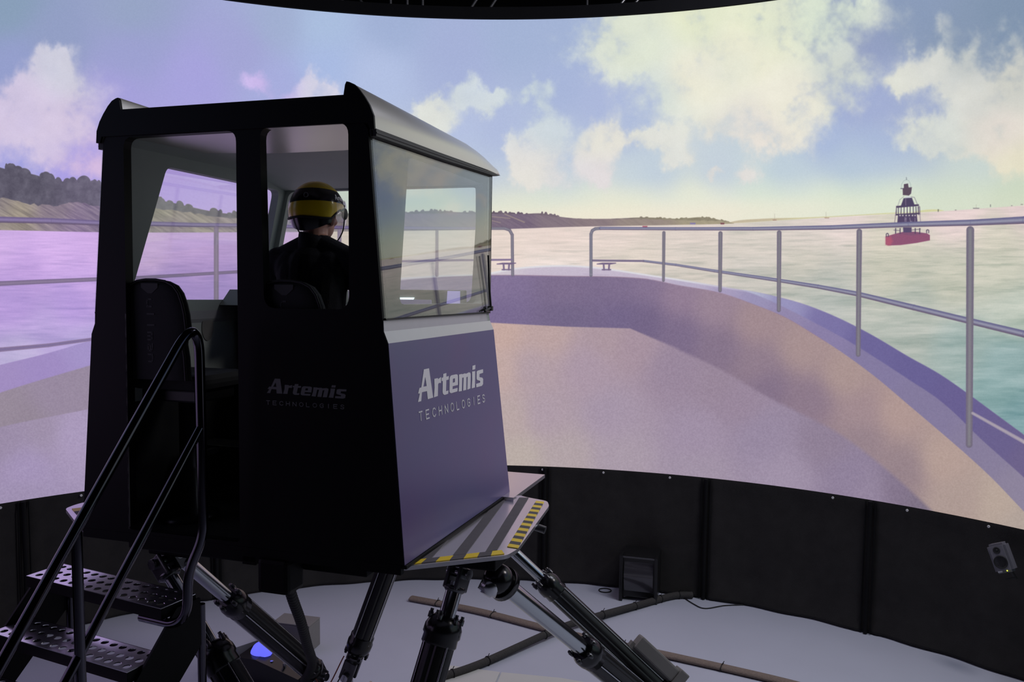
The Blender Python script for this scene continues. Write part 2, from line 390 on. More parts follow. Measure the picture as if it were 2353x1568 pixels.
    d = np.zeros((hh, ww), np.float32)
    wx = (n2 - .5) * 64; wy = (n3 - .5) * 30 + (fbm(hh, ww, 18, 12, 4, 133, .65) - .5) * 50
    for cx, cy, rx, ry, a in B:
        i0, i1 = [int(np.clip((v - PX0) / s_, 0, ww)) for v in (cx - 3 * rx, cx + 3 * rx)]
        j0, j1 = [int(np.clip((v - PY0) / s_, 0, hh)) for v in (cy - 3 * ry, cy + 3 * ry)]
        if i1 <= i0 or j1 <= j0: continue
        gx = (X[None, i0:i1] + wx[j0:j1, i0:i1] - cx) / rx; gy = (Y[j0:j1, None] + wy[j0:j1, i0:i1] - cy) / ry
        if rx <= 60 and cx < 1620: a = a + .32
        d[j0:j1, i0:i1] += a * np.exp(-(gx * gx + gy * gy) * 1.15)
    a = sst(.12, 1.12, np.minimum(d * 1.15, 1.15) * (.5 + 1.0 * n1) + .95 * (n1 - .5) + .4 * (n2 - .5)) * (.74 + .36 * n3)
    a = np.clip(a, 0, .96) * sst(.02, .3, d)
    a = np.repeat(np.repeat(a, s_, 0), s_, 1)
    ccol = colour_field(PX0, PY0, PW, 1000, [(50, 250, 214, 200, 224), (150, 150, 205, 204, 218), (230, 380, 218, 190, 222), (150, 300, 214, 200, 224), (-300, 250, 210, 195, 225), (620, 210, 205, 185, 235), (740, 200, 218, 214, 228), (1000, 270, 222, 224, 216), (1060, 210, 205, 214, 218), (1240, 220, 204, 216, 220), (1220, 400, 232, 226, 216), (1280, 300, 204, 214, 220), (1280, 420, 224, 220, 220),
         (1380, 330, 232, 228, 214), (1500, 330, 224, 224, 216), (1375, 400, 226, 218, 220), (1480, 100, 222, 228, 208), (1600, 50, 228, 232, 200), (1750, 40, 230, 234, 204), (1900, 30, 222, 232, 208), (1600, 170, 238, 234, 212), (1800, 240, 236, 232, 214), (1700, 120, 236, 234, 208), (1740, 300, 232, 224, 214), (1960, 160, 212, 218, 206), (1500, 220, 214, 222, 214),
         (2080, 190, 222, 222, 208), (2130, 150, 218, 218, 208), (2230, 120, 196, 200, 196), (2250, 220, 212, 212, 204), (2330, 200, 206, 206, 196), (2300, 300, 226, 216, 206), (2150, 300, 214, 218, 210), (2340, 380, 226, 220, 196), (1690, 400, 222, 218, 214), (1700, -200, 215, 222, 190), (3000, 200, 200, 200, 195)], sig=70)
    ccol += ((np.repeat(np.repeat(n1, s_, 0), s_, 1) - .5) * 22)[..., None]
    v = im[:1000]; v += a[..., None] * (ccol - v)
    # ---------------- sea
    water = curve([(-1300, 520), (-400, 526), (0, 528), (240, 533), (550, 533), (900, 530), (1150, 526), (1300, 521), (1560, 516), (1690, 513), (1800, 506), (2000, 494), (2150, 486), (2353, 472), (2700, 452), (3700, 430)], xs)
    y0 = 420 - PY0
    sea = colour_field(PX0, 420, PW, PY1 - 420, [
        (-800, 600, 190, 160, 215), (-400, 640, 190, 160, 218), (-400, 850, 175, 160, 205), (0, 555, 206, 174, 228), (120, 560, 210, 176, 232), (230, 570, 206, 172, 228), (60, 620, 194, 162, 222), (200, 640, 196, 165, 224), (40, 700, 176, 150, 212), (170, 700, 176, 150, 214), (100, 760, 172, 154, 208), (60, 820, 192, 180, 218), (190, 790, 180, 165, 214),
        (340, 560, 212, 180, 222), (450, 560, 208, 174, 226), (450, 620, 190, 158, 216), (500, 670, 176, 150, 210), (420, 660, 178, 152, 212), (640, 560, 214, 182, 226), (780, 545, 224, 208, 196), (780, 580, 222, 210, 196), (900, 560, 224, 208, 200), (1000, 560, 226, 212, 206), (1000, 610, 222, 208, 206), (1150, 560, 228, 212, 202), (1270, 580, 226, 210, 200), (1270, 540, 230, 212, 204), (1270, 605, 230, 220, 214),
        (1430, 545, 228, 212, 204), (1450, 590, 216, 206, 194), (1600, 540, 224, 210, 202), (1600, 580, 212, 204, 194), (1600, 625, 208, 200, 190), (1720, 560, 212, 204, 194), (1720, 630, 200, 196, 188), (1850, 540, 216, 206, 198), (1850, 600, 200, 196, 184), (1880, 660, 186, 188, 180), (1900, 700, 178, 184, 178), (1930, 490, 228, 212, 208), (2200, 488, 230, 210, 208), (2350, 482, 226, 206, 204), (2050, 545, 212, 206, 190), (2300, 550, 206, 202, 186), (2050, 620, 200, 198, 182),
        (2100, 700, 180, 186, 176), (2080, 770, 172, 180, 172), (2180, 640, 196, 196, 180), (2300, 620, 200, 200, 184), (2200, 800, 158, 176, 172), (2330, 720, 180, 190, 178), (2320, 830, 146, 172, 172), (2300, 900, 136, 166, 166), (2340, 960, 122, 156, 160), (2700, 600, 175, 185, 175), (2700, 900, 110, 145, 150), (3300, 700, 150, 165, 165)], sig=60)
    H_ = PY1 - 420
    fine = fbm(H_, PW, 3.4, 50, 4, 11, .7); mid = fbm(H_, PW, 8.5, 90, 5, 23, .68); big = fbm(H_, PW, 24, 150, 5, 41, .6)
    # crests lean: shift rows with a slow sideways drift, and sharpen them
    dr = (np.interp(xs, [-1200, 600, 1300, 2353], [0, 0, -6, -26]) ).astype(int)
    idx = np.clip(np.arange(H_)[:, None] - dr[None], 0, H_ - 1)
    mid = np.take_along_axis(mid, idx, 0); big = np.take_along_axis(big, idx, 0)
    mid = .5 + (.5 - np.abs(mid - .5) * 4) * .28 + (mid - .5) * .45
    yy = np.arange(H_)[:, None] + 420.0
    depth = np.clip((yy - water[None]) / 330.0, 0, 1.2)
    wgt = np.where(xs[None] > 1300, 1.0, .75)
    wv = (fine - .5) * 24 * np.clip(1.1 - depth * 1.6, .4, 1) + (mid - .5) * 48 * np.clip(depth * 5, .2, 1) * np.clip(1.3 - depth, .3, 1) + (big - .5) * 62 * np.clip(depth * 1.6, 0, 1)
    sea += (wv * wgt)[..., None] * np.array([1.1, .85, .85], np.float32)
    m = sst(-1.0, 1.0, yy - water[None])
    v = im[y0:]; v += m[..., None] * (sea - v)
    # ---------------- far ridge and hills
    def band(top, bot, col, soft=1.0, alpha=1.0):
        t0 = int(max(min(top.min(), bot.min()) - 4, PY0)); b0 = int(min(max(top.max(), bot.max()) + 4, PY1))
        Y = np.arange(t0, b0)[:, None] + .5
        mk = sst(-soft, soft, Y - top[None]) * sst(-soft, soft, bot[None] - Y) * alpha * (bot > top + .5)[None]
        v = im[t0 - PY0:b0 - PY0]
        c = col(t0, b0) if callable(col) else np.asarray(col, np.float32)
        v += mk[..., None] * (c - v)
    ridge = curve([(-1300, 540), (1650, 518), (1690, 508), (1750, 503), (1850, 500), (1950, 495), (2050, 489), (2100, 487), (2130, 482), (2172, 485), (2190, 492), (2353, 500), (3700, 500)], xs)
    band(ridge, water, lambda a_, b_: colour_field(PX0, a_, PW, b_ - a_, [(1700, 506, 190, 180, 150), (1900, 498, 206, 200, 160), (2100, 486, 210, 208, 160), (1690, 515, 200, 185, 165)], sig=80))
    rs = np.random.RandomState(3)
    hill = curve([(-1300, 300), (-400, 340), (0, 385), (30, 394), (80, 402), (110, 412), (150, 424), (172, 425), (205, 424), (240, 434), (300, 446), (350, 458), (390, 465), (430, 474), (470, 483), (510, 490), (545, 493), (600, 494), (700, 494), (800, 492), (860, 492), (930, 489), (1000, 485), (1050, 488), (1130, 488), (1200, 492), (1245, 491), (1290, 499), (1400, 503), (1480, 500), (1560, 503), (1620, 500), (1655, 506), (1692, 515), (1800, 560), (3700, 560)], xs)
    amp = np.interp(xs, [-1200, 0, 240, 420, 545, 700, 1290, 1300, 1470, 1560, 1690, 1700], [26, 16, 14, 8, 7, 4, 4, 1, 2, 2, 2, 0])
    bump = np.zeros(PW, np.float32)
    for cx in np.concatenate([rs.uniform(-1200, 260, 130), rs.uniform(240, 600, 42), rs.uniform(600, 1290, 90), rs.uniform(1460, 1690, 26)]):
        s0 = np.interp(cx, [-1200, 0, 240, 420, 545, 700, 1700], [26, 13, 12, 7, 6, 4, 3]) * rs.uniform(.6, 1.3)
        hgt = np.interp(cx, xs, amp) * rs.uniform(.4, 1.25)
        bump = np.maximum(bump, hgt * np.clip(1 - ((xs - cx) / s0) ** 2, 0, 1) ** .5)
    for cx, s0, hgt in ((192, 18, 20), (228, 7, 16), (135, 8, 13), (15, 4, 14), (492, 10, 9), (330, 9, 6)):
        bump = np.maximum(bump, hgt * np.clip(1 - ((xs - cx) / s0) ** 2, 0, 1) ** .5)
    htop = hill - bump
    def hillcol(a_, b_):
        h = b_ - a_
        c = colour_field(PX0, a_, PW, h, [(-600, 450, 150, 140, 140), (0, 470, 138, 128, 130), (40, 490, 152, 142, 128), (0, 515, 146, 136, 132), (120, 490, 138, 124, 138), (220, 500, 130, 116, 140), (180, 525, 140, 122, 150), (380, 480, 152, 146, 130), (450, 500, 156, 146, 136), (530, 500, 150, 138, 140), (400, 528, 148, 134, 140),
              (700, 510, 160, 150, 165), (780, 500, 146, 140, 128), (780, 520, 160, 146, 150), (1000, 495, 132, 118, 134), (1000, 520, 128, 112, 132), (1150, 500, 120, 106, 122), (1180, 520, 118, 102, 122), (1280, 510, 130, 115, 125), (1350, 510, 138, 122, 126), (1480, 508, 150, 136, 128), (1620, 507, 164, 154, 130)], sig=55)
        Y = np.arange(h)[:, None]; 
        st = fbm(h, PW + 760, 22, 8, 4, 61, .62)
        sh = (np.arange(h) * 1.7).astype(int)
        st = np.stack([st[i, 700 - s:700 - s + PW] for i, s in enumerate(np.minimum(sh, 699))])
        amp2 = np.interp(xs, [-200, 560, 700, 1300, 1690], [64, 64, 30, 22, 8])
        return c + ((st - .5) * amp2[None])[..., None] * np.array([1, .95, .75], np.float32)
    band(htop, water + 1, hillcol, soft=.9)
    tl = curve([(-1300, 430), (-300, 445), (0, 456), (60, 464), (120, 470), (180, 466), (240, 474), (350, 478), (400, 482), (450, 490), (500, 498), (545, 502), (600, 500), (800, 496), (1000, 490), (1130, 491), (1245, 494), (1290, 500), (1400, 503), (1470, 503), (1560, 506), (1655, 508), (1692, 512), (3700, 512)], xs)
    tb = tl + np.interp(xs, [0, 300, 600], [6, 3, 1]) * (np.interp(xs, xs[::9], rs.rand(len(xs[::9]))) - .3) * 2.0
    def treecol(a_, b_):
        c = colour_field(PX0, a_, PW, b_ - a_, [(-200, 420, 88, 84, 98), (50, 420, 92, 88, 104), (220, 440, 104, 98, 118), (380, 468, 112, 110, 116), (500, 490, 104, 100, 108), (780, 492, 122, 120, 112), (950, 486, 112, 104, 110), (1150, 488, 104, 92, 104), (1290, 500, 120, 106, 116), (1600, 504, 140, 132, 112)], sig=80)
        t = fbm(b_ - a_, PW, 12, 12, 4, 31, .6)
        return c + ((t - .5) * 34)[..., None]
    band(htop, np.maximum(tb, htop), treecol, soft=.9)
    # the near slope's pale scree streaks, small boats, marks on the horizon
    for q in (((1160, 492), (1205, 511), 3), ((1130, 498), (1172, 502), 2), ((1100, 500), (1150, 512), 2)):
        cv.stroke([q[0], q[1]], q[2], (168, 152, 138), alpha=.6)
    for x, y, w, h, c in ((1482, 522, 12, 5, (160, 70, 90)), (1592, 514, 14, 4, (130, 120, 170)), (1660, 514, 10, 4, (120, 70, 80)), (1780, 506, 10, 2, (160, 120, 110)), (1900, 501, 12, 2, (170, 140, 120)), (2243, 479, 16, 2, (120, 110, 120)), (2156, 484, 3, 6, (110, 110, 100)), (2276, 473, 2, 6, (110, 110, 115)), (2196, 483, 4, 2, (140, 130, 130)), (2325, 473, 4, 2, (150, 140, 140)), (2348, 470, 6, 2, (140, 130, 130))):
        cv.poly([(x - w / 2, y - h / 2), (x + w / 2, y - h / 2), (x + w * .4, y + h / 2), (x - w * .4, y + h / 2)], c, soft=.6, alpha=.85)
    for x, y, h in ((1780, 506, 14), (1898, 500, 12), (2243, 479, 9)):
        cv.stroke([(x, y), (x, y - h)], 1.0, (150, 140, 130), alpha=.5)
    # ---------------- buoy (drawn at 7.84 units per picture pixel from 1980, 390)
    def q(pts): return [(1980 + x / 7.84, 390 + y / 7.84) for x, y in pts]
    dk = (78, 66, 92)
    cv.poly(q([(432, 1205), (620, 1150), (760, 1120), (960, 1120), (1180, 1150), (1228, 1180), (1230, 1275), (1000, 1320), (700, 1360), (480, 1368), (432, 1350)]), (140, 82, 112))
    cv.poly(q([(432, 1215), (520, 1200), (560, 1290), (520, 1362), (470, 1366), (432, 1350)]), (178, 88, 110), soft=4, alpha=.8)
    cv.poly(q([(640, 1150), (760, 1120), (960, 1120), (1180, 1150), (900, 1190)]), (118, 80, 110), soft=1.5, alpha=.6)
    for x, y in ((462, 1185), (1188, 1120)):
        cv.stroke(q([(x - 18, y + 20), (x - 20, y - 25), (x, y - 38), (x + 20, y - 25), (x + 18, y + 20)]), 1.8, dk)
    for x in (612, 692, 965, 1045): cv.stroke(q([(x, 1060), (x, 1150)]), 2.2, dk)
    cv.poly(q([(745, 1040), (900, 1040), (900, 1132), (750, 1132)]), (84, 72, 105))
    cv.stroke(q([(580, 1090), (690, 1100)]), 1.5, dk, alpha=.7); cv.stroke(q([(900, 1090), (1060, 1070)]), 1.5, dk, alpha=.7)
    cv.poly(q([(655, 815), (992, 795), (1008, 960), (640, 970)]), (80, 66, 98))
    cv.poly(q([(620, 800), (1045, 775), (1052, 800), (600, 828)]), dk)
    cv.poly(q([(620, 655), (1028, 622), (1032, 655), (622, 690)]), dk)
    for i, x in enumerate((628, 665, 712, 765, 820, 873, 928, 977, 1018, 1042)):
        cv.stroke(q([(x, 670), (x + (x - 830) * .03, 810)]), 1.9, dk)
    cv.poly(q([(755, 515), (905, 505), (962, 660), (700, 672)]), (74, 64, 94)); cv.stroke(q([(792, 530), (795, 640)]), 1.5, (150, 130, 150), alpha=.7)
    cv.poly(q([(765, 512), (800, 482), (862, 478), (902, 505)]), (205, 208, 212))
    cv.poly(q([(742, 460), (738, 345), (760, 330), (760, 262), (835, 250), (847, 322), (905, 315), (890, 432), (850, 468), (800, 462)]), (88, 72, 88))
    cv.stroke(q([(710, 340), (720, 260), (760, 200), (805, 180), (850, 200), (880, 260), (885, 320)]), .9, (150, 165, 165), alpha=.8)
    cv.stroke(q([(805, 140), (808, 182)]), 1.2, (110, 115, 125)); cv.stroke(q([(705, 342), (760, 340)]), 1.4, dk)
    cv.stroke(q([(650, 650), (690, 540), (760, 485)]), 1.2, (140, 140, 150), alpha=.8); cv.stroke(q([(890, 490), (950, 500), (1005, 630)]), 1.2, (120, 115, 130), alpha=.9)
    cv.stroke(q([(625, 690), (595, 950)]), 1.4, (130, 115, 130)); cv.stroke(q([(1035, 660), (1060, 950)]), 1.4, (140, 125, 140))
    for x in (690, 740, 800, 855, 915, 962): cv.poly(q([(x - 13, 815), (x + 13, 813), (x + 13, 838), (x - 10, 840)]), (214, 208, 204), alpha=.85)
    for a_, b_ in (((780, 860), (780, 935)), ((800, 860), (800, 935)), ((865, 870), (880, 935)), ((905, 930), (880, 935)), ((960, 870), (960, 930)), ((790, 890), (802, 890))):
        cv.stroke(q([a_, b_]), 1.3, (170, 158, 176), alpha=.7)
    # ---------------- the boat: gunwale, inner wall, deck
    gO = curve([(-1300, 1250), (-400, 955), (0, 839), (110, 812), (211, 782), (400, 725), (545, 694), (700, 665), (870, 643), (1000, 634), (1125, 627), (1180, 617), (1250, 611), (1330, 611), (1400, 618), (1480, 630), (1553, 641), (1660, 659), (1767, 678), (1857, 703), (1928, 732), (1999, 768), (2089, 821), (2160, 861), (2232, 911), (2285, 950), (2353, 1000), (2500, 1110), (2800, 1330), (3700, 1400)], xs)
    gI = curve([(-1300, 1380), (-400, 1060), (0, 903), (211, 839), (400, 785), (545, 745), (700, 700), (870, 652), (1000, 638), (1125, 633), (1300, 635), (1440, 638), (1490, 642), (1553, 655), (1660, 675), (1732, 700), (1803, 729), (1874, 771), (1946, 818), (2017, 871), (2089, 932), (2169, 1000), (2223, 1047), (2278, 1098), (2353, 1176), (2500, 1320), (3700, 1500)], xs)
    wB = curve([(-1300, 1480), (-400, 1105), (0, 982), (211, 939), (500, 875), (800, 790), (1000, 748), (1125, 742), (1300, 751), (1446, 755), (1500, 776), (1553, 801), (1660, 852), (1767, 914), (1839, 950), (1933, 1000), (1988, 1040), (2050, 1090), (2122, 1156), (2353, 1400), (3700, 1600)], xs)
    wB = np.where((xs > 1130) & (xs < 1560), np.interp(xs, [1130, 1300, 1448, 1560], [742, 751, 755, 803]), wB).astype(np.float32)
    grain = fbm(PH, PW, 2.6, 2.6, 2, 7)
    bot = np.full(PW, PY1 + 10, np.float32)
    def field(pts, sig=60, g=12):
        return lambda a_, b_: colour_field(PX0, a_, PW, b_ - a_, pts, sig=sig) + ((grain[a_ - PY0:b_ - PY0] - .5) * g)[..., None]
    band(gO, bot, field([(-400, 1000, 150, 130, 190), (0, 870, 158, 136, 196), (100, 850, 156, 134, 198), (200, 800, 160, 142, 204), (500, 720, 170, 150, 205), (900, 640, 200, 185, 205), (1160, 624, 204, 194, 206), (1250, 618, 202, 192, 206), (1350, 618, 204, 192, 208), (1350, 630, 186, 172, 200), (1250, 632, 188, 174, 200), (1480, 636, 192, 178, 202), (1600, 655, 182, 172, 200), (1660, 668, 164, 152, 190), (1740, 682, 150, 142, 184), (1803, 716, 142, 130, 172), (1900, 765, 134, 122, 168), (2000, 830, 128, 118, 162), (2130, 940, 128, 118, 158), (2250, 1050, 132, 122, 156), (2340, 1130, 138, 128, 156), (2800, 1400, 130, 120, 150)], g=5), soft=1.2)
    # pale rim of the bow and the darker outer slope of the right gunwale
    mB = curve([(-1300, 600), (1500, 612), (1600, 640), (1660, 655), (1710, 668), (1767, 690), (1803, 707), (1874, 743), (1946, 782), (2017, 826), (2089, 873), (2160, 921), (2196, 952), (2234, 990), (2353, 1098), (2500, 1240), (3700, 1500)], xs)
    band(gO, np.maximum(np.minimum(mB, gI), gO - 8), field([(1640, 660, 188, 192, 212), (1720, 676, 172, 176, 206), (1800, 700, 146, 142, 190), (1900, 745, 118, 110, 168), (2000, 800, 104, 96, 156), (2100, 860, 100, 92, 152), (2200, 930, 100, 90, 148), (2300, 1020, 102, 92, 144), (2353, 1060, 106, 94, 140)], g=4), soft=2.2)
    rim = np.where((xs > 880) & (xs < 1740), 1.0, 0.0)
    Y = np.arange(600, 720)[:, None] + .5
    mk = np.exp(-((Y - gO[None] - 1.5) / 2.0) ** 2) * rim[None] * np.interp(xs, [880, 1130, 1560, 1740], [.5, .8, .8, .1])[None]
    v = im[600 - PY0:720 - PY0]; v += mk[..., None].astype(np.float32) * (np.array([226, 230, 232], np.float32) - v)
    band(gI, bot, field([(-400, 1080, 150, 136, 150), (0, 930, 150, 136, 154), (120, 910, 150, 134, 160), (60, 970, 146, 132, 150), (500, 800, 150, 135, 165), (900, 680, 140, 125, 160), (1150, 650, 128, 110, 152), (1150, 720, 118, 102, 146), (1300, 660, 124, 106, 142), (1300, 730, 112, 98, 136), (1430, 660, 124, 106, 142), (1430, 730, 112, 97, 138), (1480, 655, 132, 112, 146), (1480, 740, 112, 96, 134), (1560, 680, 146, 122, 148), (1560, 770, 122, 104, 138), (1640, 700, 154, 130, 148), (1650, 800, 132, 112, 138), (1740, 740, 162, 136, 142), (1740, 840, 144, 122, 140), (1760, 890, 130, 110, 136), (1840, 800, 168, 142, 142), (1860, 920, 140, 118, 138), (1940, 860, 172, 146, 142), (1980, 1010, 150, 128, 138), (1980, 950, 162, 136, 142), (2060, 950, 178, 150, 144), (2080, 1080, 150, 128, 136), (2160, 1060, 182, 156, 146), (2200, 1150, 174, 152, 144), (2300, 1160, 184, 164, 150), (2340, 1200, 176, 160, 150), (2800, 1400, 170, 150, 140)], sig=62, g=9), soft=1.6)
    cols = [(-400, 1150, 160, 144, 176), (0, 1010, 152, 136, 168), (100, 990, 156, 140, 170), (60, 1080, 162, 144, 188), (160, 1000, 168, 150, 190), (60, 1140, 156, 140, 178), (1150, 765, 198, 166, 156), (1250, 765, 188, 160, 158), (1400, 775, 172, 148, 158), (1150, 850, 194, 166, 160), (1220, 850, 176, 154, 164), (1350, 850, 170, 148, 166), (1450, 790, 166, 142, 158), (1170, 960, 184, 164, 162), (1250, 950, 172, 152, 166), (1400, 950, 164, 146, 168), (1190, 1050, 184, 170, 162), (1300, 1050, 176, 160, 164), (1420, 1060, 168, 152, 168), (1550, 850, 152, 132, 156), (1600, 1000, 158, 140, 166), (1600, 1080, 160, 144, 166), (1700, 920, 152, 132, 156), (1650, 880, 152, 132, 154), (1750, 1000, 150, 134, 162), (1800, 1100, 158, 142, 168), (1900, 1020, 142, 125, 150), (1950, 1090, 142, 126, 156), (2000, 1140, 148, 132, 160), (2060, 1130, 130, 114, 140), (2110, 1160, 124, 110, 132), (1600, 1300, 160, 145, 165), (2300, 1400, 120, 105, 125)]
    soft = np.interp(xs, [1446, 1560, 2100], [1.5, 6, 9])
    t0 = 700
    Yg = np.arange(t0, PY1)[:, None] + .5
    mk = sst(-1, 1, (Yg - wB[None]) / soft[None]).astype(np.float32)
    dc = colour_field(PX0, t0, PW, PY1 - t0, cols, sig=60) + ((grain[t0 - PY0:] - .5) * 11)[..., None]
    v = im[t0 - PY0:]; v += mk[..., None] * (dc - v)
    lo = gO.min(); r0 = int(600 - PY0); v = im[r0:]; yb = np.arange(600, PY1)[:, None] + .5
    boat = sst(-1, 1, yb - gO[None])[..., None] * .16
    v += boat * (v.mean(2, keepdims=True) * np.array([1.03, .99, 1.0], np.float32) - v)
    # edge line of the bulwark top
    for xx0, xx1, al in ((1130, 1500, .5), (1500, 1900, .35)):
        P = [(x, float(np.interp(x, xs, gI))) for x in range(xx0, xx1 + 1, 20)]
        cv.stroke(P, 2.0, (150, 120, 140), alpha=al)
    # ---------------- rails
    L1, L2 = (112, 98, 138), (140, 126, 168)
    cv.stroke([(-1200, 470), (-400, 490), (0, 505), (120, 508), (235, 513), (330, 514), (440, 517), (545, 518), (700, 522), (860, 524), (1000, 525), (1120, 525)], [17, 15, 14, 13, 12, 11, 10, 9, 8, 8, 8, 7], L1, L2, low=(100, 86, 108))
    cv.stroke([(1120, 525), (1160, 525), (1171, 529), (1177, 540), (1178, 632)], [7, 7, 7, 7, 7], (112, 104, 122), (138, 136, 146))
    cv.stroke([(-1200, 720), (-400, 675), (0, 652), (110, 647), (225, 642), (330, 638), (545, 625), (700, 612), (870, 602), (1000, 599), (1176, 597)], [14, 12, 11, 10, 9, 8, 7, 6, 5, 5, 4], (122, 106, 140), (140, 124, 152))
    cv.stroke([(-1200, 1150), (-400, 905), (0, 804), (110, 794), (211, 780), (330, 752), (500, 715)], [13, 12, 9, 8, 6, 5], (136, 118, 152), (122, 108, 150))
    for x, t, b_, w in ((-420, 500, 960, 18), (497, 518, 700, 11), (780, 524, 650, 9), (1004, 527, 633, 7)):
        cv.stroke([(x, t + w * .7), (x, b_)], w, (134, 118, 140), (152, 138, 158))
    # cleats
    for ox, w in ((1163, 1), (1393, 1)):
        cv.stroke([(ox - 21, 607), (ox - 8, 606), (ox + 10, 606), (ox + 22, 605)], [2, 4, 4, 2], (112, 96, 128))
        cv.stroke([(ox - 6, 607), (ox - 5, 620)], 4, (120, 104, 134)); cv.stroke([(ox + 7, 607), (ox + 6, 620)], 4, (120, 104, 134))
        cv.stroke([(ox - 9, 620), (ox + 10, 620)], 3, (120, 104, 134))
    R1, R2, R3 = (102, 100, 136), (152, 152, 170), (106, 90, 108)
    cv.stroke([(1478, 600), (1553, 609), (1642, 623), (1785, 644), (1880, 659), (1971, 676), (2100, 707), (2224, 737), (2353, 768), (2700, 860), (3400, 1080)], [5, 5, 6, 8, 9, 11, 13, 14, 16, 20, 24], R1, R2, low=R3)
    cv.stroke([(1362, 599), (1478, 600)], 4.5, (112, 100, 130), (130, 118, 140))
    cv.stroke([(1358, 633), (1358, 538), (1361, 530), (1368, 526), (1380, 525)], 7, (108, 104, 122), (138, 138, 150))
    cv.stroke([(1380, 525), (1553, 526), (1731, 526), (1910, 523), (2089, 516), (2232, 512), (2353, 506), (2700, 486), (3400, 440)], [7, 7, 8, 10, 12, 14, 17, 22, 28], R1, R2, low=R3)
    for x, t, b_, w in ((1525, 530, 645, 7), (1655, 530, 668, 9), (1790, 528, 713, 10), (1974, 524, 815, 12), (2229, 517, 1022, 17), (2560, 500, 1180, 22), (3050, 470, 1300, 26)):
        cv.stroke([(x + .5, t + w * .7), (x - 2 if x > 1900 else x - .5, b_)], [w * 1.05, w * .9], (112, 104, 122), (130, 128, 134))
    cv.stroke([(2235, 950), (2353, 1016), (2600, 1150)], [7, 9, 14], (160, 150, 165), (190, 180, 180), alpha=.8)
    cv.stroke([(1340, 630), (1400, 632)], 2, (170, 150, 180), alpha=.3)
    # print grain of the projection
    im += ((noise_grid(PH, PW, 1.6, 1.6, 9) - .5) * 5)[..., None]
    np.clip(im, 0, 255, out=im)
    return im / 255.0
# ------------------------------------------------------------------ the curved screen and its picture
TH0, TH1 = math.radians(-108), math.radians(108)
def on_cyl(th, z, r=R_SCREEN): return Vector((CX + r * math.sin(th), CY + r * math.cos(th), z))

def screen_picture():
    pic = paint_picture()
    tw, thh = 5400, 1196
    th = (TH0 + (TH1 - TH0) * (np.arange(tw) + .5) / tw)[None].astype(np.float64)
    z = (Z_LOW + (Z_TOP - Z_LOW) * (np.arange(thh) + .5) / thh)[:, None]
    X = CX + R_SCREEN * np.sin(th) - CAM.x; Y = CY + R_SCREEN * np.cos(th) - CAM.y; Z = z - CAM.z
    az = np.arctan2(X, Y); d = np.hypot(X, Y)
    # the render of the sea is drawn in perspective for the middle of the screen and carried on round its sides
    A = math.radians(42); azc = np.clip(az, -A, A)
    x, y = d * np.sin(azc), d * np.cos(azc)
    c, s = math.cos(PITCH), math.sin(PITCH)
    dep = c * y - s * Z; up = (s * y + c * Z) / dep; rt = x / dep
    c, s = math.cos(ROLL), math.sin(ROLL)
    u = 1176.5 + FOC * (c * rt + s * up) + FOC / math.cos(A) ** 2 * (az - azc); v = 784 - FOC * (-s * rt + c * up)
    u = u - PX0 - .5; v = np.clip(v - PY0 - .5, 0, PH - 2)
    u = np.abs(u); u = np.where(u > PW - 2, 2 * (PW - 2) - u, u); u = np.clip(u, 0, PW - 2)
    iu = u.astype(np.int32); iv = v.astype(np.int32); fu = (u - iu)[..., None].astype(np.float32); fv = (v - iv)[..., None].astype(np.float32)
    out = np.ones((thh, tw, 4), np.float32)
    out[..., :3] = ((pic[iv, iu] * (1 - fu) + pic[iv, iu + 1] * fu) * (1 - fv) + (pic[iv + 1, iu] * (1 - fu) + pic[iv + 1, iu + 1] * fu) * fv)
    img = bpy.data.images.new('projected_sea_view', tw, thh, alpha=False, float_buffer=False)
    img.colorspace_settings.name = 'sRGB'
    img.pixels.foreach_set(out.ravel()); img.update(); img.pack()
    return img

def screen_material():
    m = bpy.data.materials.new('projected_picture'); m.use_nodes = True; nt = m.node_tree; N = nt.nodes
    b = N['Principled BSDF']; b.inputs['Base Color'].default_value = (.02, .02, .02, 1); b.inputs['Roughness'].default_value = .9; b.inputs['Specular IOR Level'].default_value = .1
    tx = N.new('ShaderNodeTexImage'); tx.image = screen_picture(); tx.extension = 'EXTEND'; tx.interpolation = 'Linear'
    uv = N.new('ShaderNodeUVMap'); uv.uv_map = 'round_and_up'
    nt.links.new(uv.outputs[0], tx.inputs[0]); nt.links.new(tx.outputs[0], b.inputs['Emission Color']); b.inputs['Emission Strength'].default_value = 1.0
    return m

nseg = 216
mb = MB(); vs = []
for i in range(nseg + 1):
    t = TH0 + (TH1 - TH0) * i / nseg
    vs += [on_cyl(t, Z_LOW), on_cyl(t, Z_TOP)]
mb.add(vs, [[2 * i, 2 * i + 1, 2 * i + 3, 2 * i + 2] for i in range(nseg)], 0, True)
